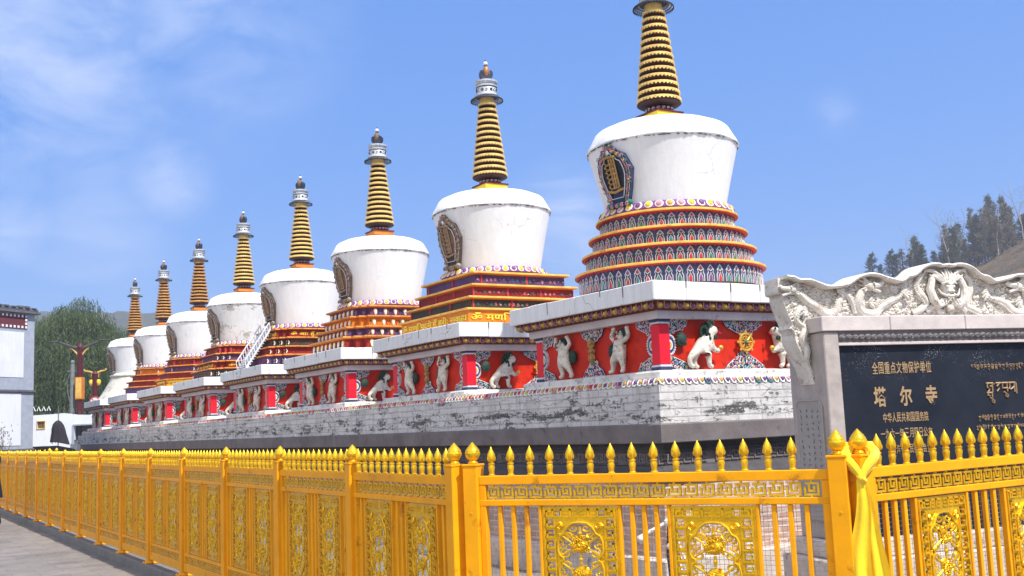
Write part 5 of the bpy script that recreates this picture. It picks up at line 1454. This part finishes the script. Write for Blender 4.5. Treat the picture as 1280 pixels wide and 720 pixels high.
for t, x, y, top in TREES:
    d = Vector((x, y))-HC; zg = hill_z(d.dot(HE), d.dot(HV))-.2
    h = max(2.2, top-zg); k = cc[t]; cc[t] += 1
    nm = 'conifer_tree' if t == 'c' else 'bare_tree'
    lab = ('dark evergreen on the brown hillside, %s evergreen counted from the left' if t == 'c' else 'leafless pale-stemmed tree on the hillside, %s leafless one counted from the left') % more[k]
    g = empty(nm, (x, y, zg), rnd.uniform(0, 6), lab, 'tree', 'trees on the hillside')
    meshes = rnd.choice(CON) if t == 'c' else rnd.choice(BARE)
    w = h*(1.0 if t == 'c' else 1.05); g.scale = (min(w*1.5, 8.5) if t == 'c' else w, min(w*1.5, 8.5) if t == 'c' else w, h)
    link('trunk', meshes[0], g); link('crown', meshes[1], g)
# under-wood on the slope
def scrub():
    r = random.Random(33); vs = []; fs = []
    for _ in range(520):
        e = r.uniform(-45, 70); n = r.uniform(-45, 6)
        if n < -12 and r.random() < .5: continue
        p = HC+HE*e+HV*n; z = hill_z(e, n); s = r.uniform(.25, .9)
        for _ in range(16): leafquad(vs, fs, (p.x+r.gauss(0, s*.5), p.y+r.gauss(0, s*.5), z+abs(r.gauss(0, s*.4))), (r.uniform(-1, 1), r.uniform(-1, 1), 1.2), .14, r.uniform(.2, .5), r)
    me = bpy.data.meshes.new('scrub'); me.from_pydata(vs, [], fs); me.materials.append(MATS['dry leaf']); tag(link('scrub', me), 'dry low scrub covering the brown hillside', 'scrub', kind='stuff')
scrub()
def willow(loc, h, w, seed, label, ns=950):
    r = random.Random(seed); g = empty('willow_tree', loc, 0, label, 'tree', 'weeping willows behind the white wall')
    m = MB(); tips = []
    m.tube([(0, 0, -.3), (.1, 0, h*.2), (0, .1, h*.38)], [.38, .30, .24], 9)
    for i in range(11):
        a = 2*PI*i/11+r.uniform(-.3, .3); q = w*r.uniform(.25, .75); zt = h*r.uniform(.62, .93)
        pts = [(0, .1, h*.34), (q*.35*math.cos(a), q*.35*math.sin(a), h*.55), (q*.7*math.cos(a), q*.7*math.sin(a), zt), (q*math.cos(a), q*math.sin(a), zt-h*.03)]
        m.tube(pts, [.15, .10, .05, .02], 6); tips.append(pts)
    m.build('trunk', ['bark'], g)
    vs = []; fs = []; NL = ns//26
    for _ in range(NL):
        a0 = r.uniform(0, 6.28); q0 = math.sqrt(r.random())*.92; cx_, cy_ = w*q0*math.cos(a0), w*q0*math.sin(a0)
        top_ = h*(1-.50*q0*q0)*r.uniform(.84, 1.02); sp = r.uniform(.35, .75); drop = r.uniform(.28, .55)*h*(.6+.5*q0)
        for _ in range(26):
            da = r.uniform(0, 6.28); dr = sp*math.sqrt(r.random()); ox, oy = dr*math.cos(da), dr*math.sin(da)
            zt = top_-.55*dr*dr+r.gauss(0, .10); L = min(drop*r.uniform(.45, 1.1), zt-h*.10); n = int(L/.15)+2; sx, sy = r.gauss(0, .10), r.gauss(0, .10)
            for k in range(n):
                t = k/n; f_ = 1+.35*math.sqrt(t)
                p = (cx_+ox*f_+sx*t*t+r.gauss(0, .04), cy_+oy*f_+sy*t*t+r.gauss(0, .04), zt-L*t)
                leafquad(vs, fs, p, (ox*(1-t)*.8+r.uniform(-.35, .35), oy*(1-t)*.8+r.uniform(-.35, .35), -1), .060, r.uniform(.15, .28), r)
    me = bpy.data.meshes.new('crown'); me.from_pydata(vs, [], fs); me.materials.append(MATS['willow leaf']); link('crown', me, g)
willow((13.2, 79, .9), 11.2, 3.6, 1, 'tallest weeping willow behind the street lamp with the yellow plate', 3400)
willow((16.2, 81, .9), 9.6, 3.0, 2, 'weeping willow right behind the farthest stupa', 2800)
willow((10.3, 80, .9), 9.3, 2.6, 3, 'weeping willow showing just right of the tall grey building', 2200)
willow((13.0, 90, .9), 11.0, 3.4, 4, 'weeping willow between the others, set furthest back', 2200)

# ------------------------------------------------------------------ far left buildings and street things
def building():
    g = empty('tibetan_house', (4.66, 35.7, 0), math.atan2(.62, .79), 'tall white panelled building with grey frames and a maroon dotted band under its roof', 'building')
    # local x runs along the wall to the right, corner at x=0; front towards -y
    m = MB(); m.box(-8, 0, 0, 6, -.1, 5.63); m.build('wall', ['frame blue grey'], g, 20)
    m = MB()
    for i in range(3):
        x1 = -.42-2.3*i; x0 = x1-1.85
        m.box(x0, x1, -.012, .05, 3.69, 5.06); m.box(x0-.0, x1-.07, -.012, .05, 1.66, 3.21)
    m.build('white_panels', ['house white'], g, 20)
    m = MB(); m.bbox(-8, .05, -.06, 6.05, 3.25, 3.32, .01); m.build('ledge', ['roof grey'], g, 20)
    m = MB(); m.bbox(-8, .03, -.05, 6.03, 1.46, 1.56, .01); m.build('plinth_course', ['roof grey'], g, 20)
    m = MB(); m.box(-8, -.30, -.02, .05, 5.17, 5.60, 0)
    for i in range(26):
        x = -.36-.15*i
        for z in (5.22, 5.55): m.box(x-.035, x+.035, -.035, 0, z-.035, z+.035, 1)
    for z in (5.33, 5.44): m.box(-.395, -.325, -.035, 0, z-.035, z+.035, 1)
    m.build('dotted_band', ['band maroon', 'white paint'], g, 20)
    m = MB(); m.bbox(-8.1, .12, -.14, 6.1, 5.632, 5.71, .01); m.bbox(-8.05, .08, -.08, 6.05, 5.712, 5.80, .02)
    r = random.Random(1)
    for i in range(28): m.box(-.1-.27*i-.08, -.1-.27*i+.08, -.11, .1, 5.801, 5.82+r.uniform(0, .05))
    m.build('roof', ['roof grey'], g, 20)
    m = MB(); m.tube([(-.9, .8, 5.7), (-.9, .8, 6.6)], .025, 6); m.build('roof_rod', ['pole grey'], g)
building()
m = MB()
def gatehouse():
    g = empty('white_building', (6.65, 51.1, 1.10), math.atan2(-.519, .854), 'low whitewashed building with a wavy parapet and wide dark doorway', 'building'); g.scale = (.735,)*3
    m = MB()
    pts = [(-6, -1.6), (2.45, -1.6), (2.45, 1.80), (3.62, 1.80), (3.62, -1.6), (6.5, -1.6), (6.5, 2.42), (5.2, 2.55), (4.4, 2.62), (3.9, 2.55), (3.4, 2.40), (2.6, 2.44), (1.8, 2.56), (1.0, 2.52), (0, 2.50), (-6, 2.50)]
    pl = cut_plate(pts, [[(.28, 1.72), (.72, 1.72), (.72, 2.12), (.28, 2.12)]], 0, .35); m.from_mesh(pl); m.box(-6, 6.5, .36, 4, -1.6, 2.3)
    m.build('wall', ['house white'], g, 20)
    m = MB()
    for i in range(22):
        x = -1.2+.35*i+rnd.uniform(-.1, .1); m.ball((x, .1, 2.53), (.05, .05, .10), 6, 5)
    for i in range(9): m.tube([(-1.6+.3*i, .12, 2.75), (-1.6+.3*i+.1, .12, 3.0), (-1.6+.3*i+.2, .12, 2.75)], .03, 5, 1)
    m.build('parapet_finials', ['dark stone', 'white paint'], g)
    f = MB(); f.tube([(.26, -.02, 1.70), (.74, -.02, 1.70), (.74, -.02, 2.14), (.26, -.02, 2.14)], .035, 4, 0, closed=True)
    for i in range(3): f.box(.36+.12*i, .38+.12*i, .03, .05, 1.72, 2.12)
    w = f.build('window', ['paint ochre'], g, 20)
    p = MB(); p.box(.28, .72, .10, .12, 1.72, 2.12); p.build('pane', ['car glass'], w, 0)
    f = MB(); f.box(2.37, 2.445, -.06, .3, -1.6, 1.86); f.box(3.625, 3.70, -.06, .3, -1.6, 1.86); f.box(2.446, 3.624, -.06, .3, 1.801, 1.88); d = f.build('doorway', ['frame blue grey'], g, 20)
    p = MB(); p.box(2.46, 3.61, .30, .34, -1.6, 1.79); p.tube([(2.75, .26, -1.5), (2.75, .26, 1.78)], .03, 5); p.build('door', ['car glass'], d, 0)
gatehouse()
def lamp(loc, h, label, arms, plaque):
    g = empty('street_lamp', loc, math.atan2(-.519, .854), label, 'street lamp')
    m = MB(); m.lathe([(.24, 0), (.24, .15), (.17, .3), (.155, .5), (.13, h*.96), (.16, h*.97), (.10, h)], 14); m.build('pole', ['lamp maroon'], g)
    if plaque:
        m = MB(); m.bbox(-.17, .17, -.20, .20, 2.95, 4.05, .02); m.bbox(-.14, .14, -.21, .21, 3.01, 3.99, .01, 1); m.build('yellow_plate', ['tier orange', 'paint ochre'], g, 20)
    m = MB()
    if arms == 'big':
        for s, L in ((-1, 1.25), (1, 1.15)):
            m.tube([(0, 0, h*.955), (s*L*.35, 0, h*.975), (s*L*.75, 0, h*1.01), (s*L, 0, h*1.02)], [.09, .075, .05, .04], 8)
            m.tube([(0, 0, h*.88), (s*L*.2, 0, h*.93), (s*L*.4, 0, h*.97)], [.05, .04, .03], 6, 1)
    else:
        for s in (-1, 1):
            m.tube([(0, 0, h*.97), (s*.3, 0, h*1.0), (s*.58, 0, h*1.01)], [.06, .05, .03], 8, 1); m.ball((s*.58, 0, h*1.02), .05, 8, 6, 1)
            m.tube([(s*.2, 0, h*.99), (s*.2, 0, h*.93)], .02, 6, 1); m.tube([(s*.05, 0, h*.85), (s*.2, 0, h*.83), (s*.25, 0, h*.87)], .03, 6, 1)
    m.build('arms', ['dark stone' if arms == 'big' else 'lamp maroon', 'paint ochre'], g)
    if arms == 'big':
        for s, L in ((-1, 1.25), (1, 1.15)):
            m = MB(); m.ball((s*(L+.05), 0, h*1.022), (.30, .12, .045), 12, 6); m.build('lamp_head', ['dark stone'], g)
    else:
        for s in (-1, 1):
            m = MB(); m.lathe([(.02, .16), (.10, .12), (.12, 0), (.07, -.14), (.02, -.18)], 10, (s*.2, 0, h*.87)); m.build('lantern', ['bright yellow'], g)
lamp((9.6, 57.2, .87), 5.75, 'tall maroon street lamp with yellow plate and two dark outstretched arms', 'big', True)
lamp((11.0, 61.0, .9), 4.55, 'shorter maroon lamp with golden arms and two lanterns, beside the farthest stupa', 'small', False)
g = empty('round_sign', (10.95, 60.7, .9), math.atan2(-.519, .854), 'round white sign with a red rim below the golden lanterns', 'sign')
m = MB(); m.tube([(0, .03, 0), (0, .03, 2.6)], .03, 6); m.build('post', ['pole grey'], g)
m = MB(); m.tube(arc(0, 2.92, .27, 0, 360, 24, -.01)[:-1], .035, 6, 1, closed=True); m.prism([(x, z) for x, _, z in arc(0, 2.92, .26, 0, 360, 24)[:-1]], -.012, .012, 0)
m.tube([(-.15, -.02, 3.08), (.15, -.02, 2.76)], .02, 5, 1); m.tube([(-.06, -.02, 2.85), (.03, -.02, 3.0), (.07, -.02, 2.88)], .022, 5, 2); m.build('disc', ['white paint', 'sign red', 'face black'], g)
g = empty('utility_pole', (9.30, 57.5, .9), math.atan2(-.519, .854), 'slim grey concrete pole left of the maroon lamp', 'pole')
m = MB(); m.lathe([(.14, 0), (.11, 4.5), (.10, 4.72)], 12); m.tube([(-.28, 0, 4.35), (.28, 0, 4.35)], .03, 6); m.ball((0, 0, 4.8), (.11, .11, .12), 8, 6); m.tube([(-.02, -.1, 4.3), (-.24, -.1, 3.9), (-.2, -.1, 3.3), (-.06, -.1, 2.8)], .018, 5)
m.lathe([(.12, 2.6), (.14, 2.62), (.12, 2.68)], 12); m.build('pole', ['pole grey'], g)
# closed parasol
g = empty('closed_parasol', (6.25, 41.5, 0), 0, 'closed dark parasol on a thin pole with its cloth sagging to one side', 'parasol')
m = MB(); m.tube([(0, 0, 0), (0, 0, 3.0)], .018, 6); m.lathe([(.22, 0), (.22, .05), (.05, .10)], 16); m.build('pole', ['pole grey'], g)
m = MB(); n = 24; pr = [(.02, 2.50), (.10, 2.46), (.17, 2.36), (.20, 2.20), (.20, 2.05), (.22, 1.92), (.24, 1.72)]
vs = []; fs = []
for k, (r_, z) in enumerate(pr):
    for i in range(n):
        a = 2*PI*i/n; q = r_*(1+.13*math.sin(8*a+k*.4)); dx = .22*max(0, (2.3-z))*math.cos(a)*(1 if math.cos(a) > 0 else .1)
        vs.append((q*math.cos(a)+dx, q*math.sin(a)*.8-dx*.4, z-.10*max(0, math.cos(a))*k/6))
for k in range(len(pr)-1):
    for i in range(n): j = (i+1) % n; fs.append((k*n+i, k*n+j, (k+1)*n+j, (k+1)*n+i))
fs += [tuple(range(n)), tuple(reversed(range((len(pr)-1)*n, len(pr)*n)))]
m.add(vs, fs)
for i in range(5): m.tube([(.1*i-.22, -.05, 1.84), (.1*i-.20, -.05, 1.66+.03*(i % 2))], [.025, .012], 5)
m.build('canopy', ['umbrella cloth'], g)
def car(loc, rz, paint, label, van=False):
    g = empty('parked_car', loc, rz, label, 'car', 'cars parked beyond the fence')
    h = 1.9 if van else 1.50; L = 2.2
    prof = [(-L, .35), (-L+.02, .75), (-L+.15, .92), (-1.25, 1.0), (-.55, h-.05), (-.1, h), (1.0, h), (1.65, h-.12), (2.05, 1.0), (L, .9), (L, .35)] if not van else [(-L, .35), (-L, .95), (-1.9, 1.15), (-1.5, h-.08), (-1.2, h), (2.0, h), (L, h-.15), (L, .35)]
    m = MB(); half = .88; vs = []; fs = []; n = len(prof)
    for y, k in ((-half, .94), (-half*.98, 1), (half*.98, 1), (half, .94)):
        for x, z in prof: tuck = (1-.20*max(0, z-.95)/(h-.95)); vs.append((x*(.985 if k < 1 else 1), y*tuck, z if k == 1 else .38+(z-.38)*.97))
    for r_ in range(3):
        for i in range(n): j = (i+1) % n; fs.append((r_*n+i, r_*n+j, (r_+1)*n+j, (r_+1)*n+i))
    fs += [tuple(range(n)), tuple(reversed(range(3*n, 4*n)))]
    m.add(vs, fs); m.build('body', [paint], g, 40)
    for s in (-1, 1):
        m = MB(); q = [(-1.05, 1.02), (-.5, h-.12), (.2, h-.10), (.2, 1.02)]; m.prism(q, s*.80-.012, s*.80+.012); m.build('side_window', ['car glass'], g, 0)
        m = MB(); q = [(.28, 1.02), (.28, h-.10), (1.0, h-.12), (1.55, 1.02)]; m.prism(q, s*.80-.012, s*.80+.012); m.build('side_window', ['car glass'], g, 0)
        for x in (-1.4, 1.35):
            w = MB(); Mx = Matrix.Translation((x, s*.80, .33)) @ Matrix.Rotation(PI/2, 4, 'X'); w.lathe([(.22, -.10), (.33, -.09), (.33, .09), (.22, .10)], 20, M=Mx); wo = w.build('wheel', ['rubber'], g)
            w = MB(); w.lathe([(.21, -.105), (.21, .105)], 12, M=Mx); w.build('rim', ['silver'], wo)
        m = MB(); m.ball((L-.06, s*.66, .85), (.07, .14, .07), 8, 5); m.build('tail_light', ['tail red'], g)
        m = MB(); m.ball((-L+.12, s*.62, .80), (.10, .15, .07), 8, 5); m.build('headlight', ['bead white'], g)
    m = MB(); m.add([(-1.27, -.68, 1.03), (-.60, -.62, h-.10), (-.60, .62, h-.10), (-1.27, .68, 1.03), (-1.22, -.68, 1.0), (-.55, -.62, h-.14), (-.55, .62, h-.14), (-1.22, .68, 1.0)], [(0, 1, 2, 3), (7, 6, 5, 4), (0, 4, 5, 1), (1, 5, 6, 2), (2, 6, 7, 3), (3, 7, 4, 0)]); m.build('windscreen', ['car glass'], g, 0)
    return g
car((4.6, 38.6, .10), R(35), 'car black', 'black car just behind the fence, only its roof showing beside the tall building')
car((6.25, 46.6, .10), R(80), 'car black', 'dark car with red tail lights parked by the tall building')

# person cut off by the left edge of the view
def person():
    g = empty('person', (2.42, 24.7, 0), R(-60), 'person in a dark navy coat and black trousers walking beside the fence', 'person')
    P = [(0,0,.95,.15),(0,.0,1.15,.145),(0,.01,1.38,.16),(0,.0,1.49,.065),(0,-.01,1.56,.06),(0,-.02,1.64,.095),(0,-.02,1.70,.08),
         (-.19,.01,1.40,.07),(-.25,.03,1.14,.055),(-.24,-.06,.90,.042),(-.235,-.09,.82,.035),(.19,.01,1.40,.07),(.25,-.02,1.14,.055),(.26,-.10,.91,.042),(.26,-.13,.83,.035),
         (-.10,0,.88,.10),(-.11,-.06,.50,.07),(-.11,.06,.10,.045),(-.11,-.08,.04,.04),(.10,0,.88,.10),(.11,.03,.50,.07),(.11,.16,.10,.045),(.11,.05,.04,.04)]
    E_ = [(0,1),(1,2),(2,3),(3,4),(4,5),(5,6),(2,7),(7,8),(8,9),(9,10),(2,11),(11,12),(12,13),(13,14),(0,15),(15,16),(16,17),(17,18),(0,19),(19,20),(20,21),(21,22)]
    body = skin(P, E_, 2); body.materials.clear()
    for k in ('coat navy', 'face black', 'skin'): body.materials.append(MATS[k])
    for p in body.polygons:
        c = p.center; p.use_smooth = True
        p.material_index = 2 if (c.z > 1.53 or (abs(c.x) > .2 and c.z < .86)) else (1 if c.z < .80 else 0)
    link('person_body', body, g)
    for s in (-1, 1):
        for q in range(5):
            x = s*(.235 if s < 0 else .26); y0 = (-.09 if s < 0 else -.13)
            m = MB(); m.tube([(x+.010*(q-2)*.8, y0-.01*(q-2)*.6, .82), (x+.010*(q-2), y0-.012*(q-2), .77-(0 if q else -.02)), (x+.008*(q-2), y0-.012*(q-2)-.01, .735-(.0 if q else -.02))], [.010, .009, .006], 6); m.build('finger', ['skin'], g)
    m = MB(); m.ball((0, .01, 1.69), (.10, .115, .105), 14, 10); m.build('hair', ['hair'], g)
    # long coat skirt
    m = MB(); m.lathe([(.17, 1.30), (.19, 1.05), (.21, .85), (.24, .62), (.235, .61), (.19, .85)], 24, mod=lambda a, k: 1+.05*math.sin(5*a+k)); m.build('coat', ['coat navy'], g)
person()
# small dark bush by the tall building
def bush(loc, h, label):
    g = empty('shrub', loc, 0, label, 'shrub'); r = random.Random(3); m = MB(); vs = []; fs = []
    for i in range(14):
        a = r.uniform(0, 6.28); q = h*.35*r.random(); m.tube([(0, 0, 0), (q*.6*math.cos(a), q*.6*math.sin(a), h*.5), (q*math.cos(a), q*math.sin(a), h*r.uniform(.7, 1))], [.02, .012, .004], 5)
        for _ in range(60): t = r.uniform(.3, 1); leafquad(vs, fs, (q*t*math.cos(a)+r.gauss(0, .08), q*t*math.sin(a)+r.gauss(0, .08), h*t+r.gauss(0, .07)), (r.uniform(-1, 1), r.uniform(-1, 1), .8), .03, .07, r)
    m.build('stems', ['bark'], g); me = bpy.data.meshes.new('leaves'); me.from_pydata(vs, [], fs); me.materials.append(MATS['shrub leaf']); link('leaves', me, g)
bush((3.52, 34.3, 0), 2.15, 'thin shrub against the foot of the tall panelled building')

# ------------------------------------------------------------------ light, air, sky, camera
SUN_EL = 55.; sun_h = Vector((.20, -.98)).normalized()
sd = Vector((sun_h.x*math.cos(R(SUN_EL)), sun_h.y*math.cos(R(SUN_EL)), math.sin(R(SUN_EL))))
L = bpy.data.lights.new('sun', 'SUN'); L.energy = 4.2; L.angle = R(.53); L.color = (1, .95, .88)
lo = link('sun', L); lo.rotation_euler = sd.to_track_quat('Z', 'Y').to_euler()
w = bpy.data.worlds.new('World'); scene.world = w; w.use_nodes = True; nt = w.node_tree
bg = nt.nodes['Background']; sky = N(nt, 'ShaderNodeTexSky'); sky.sky_type = 'NISHITA'; sky.sun_disc = False
sky.sun_elevation = R(SUN_EL); sky.sun_rotation = math.atan2(sd.x, sd.y); sky.altitude = 2600; sky.air_density = 1.25; sky.dust_density = .6; sky.ozone_density = 3.5
tc = N(nt, 'ShaderNodeTexCoord')
def dirv(az_x, az_y, z): v = Vector((az_x, az_y, z)).normalized(); return v
hs = N(nt, 'ShaderNodeHueSaturation'); hs.inputs['Saturation'].default_value = 1.15; hs.inputs['Value'].default_value = 1.0; nt.links.new(sky.outputs[0], hs.inputs['Color'])
mp = N(nt, 'ShaderNodeMapping'); mp.inputs['Scale'].default_value = (1, 1, 2.2); nt.links.new(tc.outputs['Generated'], mp.inputs[0])
cn = N(nt, 'ShaderNodeTexNoise'); cn.inputs['Scale'].default_value = 7.5; cn.inputs['Detail'].default_value = 9; cn.inputs['Roughness'].default_value = .60; cn.inputs['Distortion'].default_value = .5; nt.links.new(mp.outputs[0], cn.inputs['Vector'])
acc = None
CL = [((.10, .935, .34), .22, .60), ((.25, .90, .37), .16, .35), ((.23, .946, .229), .055, .50), ((.112, .976, .186), .05, .5), ((.174, .968, .181), .09, .3), ((.564, .805, .183), .075, .75), ((.556, .815, .150), .10, .6), ((.73, .633, .257), .032, .24)]
for c, rad, amt in CL:
    dt = N(nt, 'ShaderNodeVectorMath', operation='DISTANCE'); nt.links.new(tc.outputs['Generated'], dt.inputs[0]); dt.inputs[1].default_value = Vector(c).normalized()
    mr = N(nt, 'ShaderNodeMapRange', interpolation_type='SMOOTHSTEP'); nt.links.new(dt.outputs['Value'], mr.inputs[0]); mr.inputs[1].default_value = rad; mr.inputs[2].default_value = 0; mr.inputs[3].default_value = 0; mr.inputs[4].default_value = amt
    if acc is None: acc = mr.outputs[0]
    else: a = N(nt, 'ShaderNodeMath', operation='MAXIMUM'); nt.links.new(acc, a.inputs[0]); nt.links.new(mr.outputs[0], a.inputs[1]); acc = a.outputs[0]
nr = ramp(nt, cn.outputs['Fac'], [(.36, 0.), (.62, 1.)])
ml = N(nt, 'ShaderNodeMath', operation='MULTIPLY'); nt.links.new(nr, ml.inputs[0]); nt.links.new(acc, ml.inputs[1])
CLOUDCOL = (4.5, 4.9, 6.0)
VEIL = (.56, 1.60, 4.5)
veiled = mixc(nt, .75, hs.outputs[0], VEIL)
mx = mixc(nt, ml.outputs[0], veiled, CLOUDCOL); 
# unseen bright cloud added behind the viewer to light the shaded plaza-side faces
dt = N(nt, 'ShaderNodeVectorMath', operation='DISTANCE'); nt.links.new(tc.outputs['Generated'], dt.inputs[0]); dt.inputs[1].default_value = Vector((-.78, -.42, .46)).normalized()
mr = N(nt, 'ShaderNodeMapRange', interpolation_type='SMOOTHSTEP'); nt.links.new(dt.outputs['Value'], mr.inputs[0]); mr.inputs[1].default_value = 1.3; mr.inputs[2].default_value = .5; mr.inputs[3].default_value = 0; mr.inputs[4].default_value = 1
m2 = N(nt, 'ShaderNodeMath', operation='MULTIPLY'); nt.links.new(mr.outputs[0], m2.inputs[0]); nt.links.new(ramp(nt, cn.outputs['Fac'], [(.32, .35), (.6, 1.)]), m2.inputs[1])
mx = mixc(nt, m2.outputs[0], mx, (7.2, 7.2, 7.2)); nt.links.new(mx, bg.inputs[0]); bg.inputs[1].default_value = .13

# the air between here and the hills
m = MB(); m.box(-700, 900, -60, 900, -3, 90); hz = m.build('haze', [], None, 0)
hm = bpy.data.materials.new('haze air'); hm.use_nodes = True; t = hm.node_tree; t.nodes.clear()
vp = t.nodes.new('ShaderNodeVolumePrincipled'); vp.inputs['Density'].default_value = .0009; vp.inputs['Color'].default_value = (.88, .93, 1, 1); vp.inputs['Anisotropy'].default_value = .2
ou = t.nodes.new('ShaderNodeOutputMaterial'); t.links.new(vp.outputs[0], ou.inputs['Volume']); hz.data.materials.append(hm); tag(hz, kind='stuff')

cam = bpy.data.cameras.new('camera'); cam.sensor_width = 36; cam.lens = 1340/1280*36; cam.clip_end = 6000; cam.clip_start = .05
co = link('camera', cam); r_ = Vector((.8535295, -.5193792, -.0416245)); u_ = Vector((-.03068, -.1298448, .9910596)); f_ = Vector((.5201405, .8446215, .126761))
co.matrix_world = Matrix(((r_.x, u_.x, -f_.x, 0), (r_.y, u_.y, -f_.y, 0), (r_.z, u_.z, -f_.z, 1.65), (0, 0, 0, 1)))
scene.camera = co
vs_ = scene.view_settings; vs_.view_transform = 'Standard'; vs_.look = 'None'; vs_.exposure = .68; vs_.gamma = 1; vs_.use_curve_mapping = False
scene.cycles.max_bounces = 6; scene.cycles.volume_bounces = 0; scene.cycles.transparent_max_bounces = 8
scene.cycles.use_denoising = True
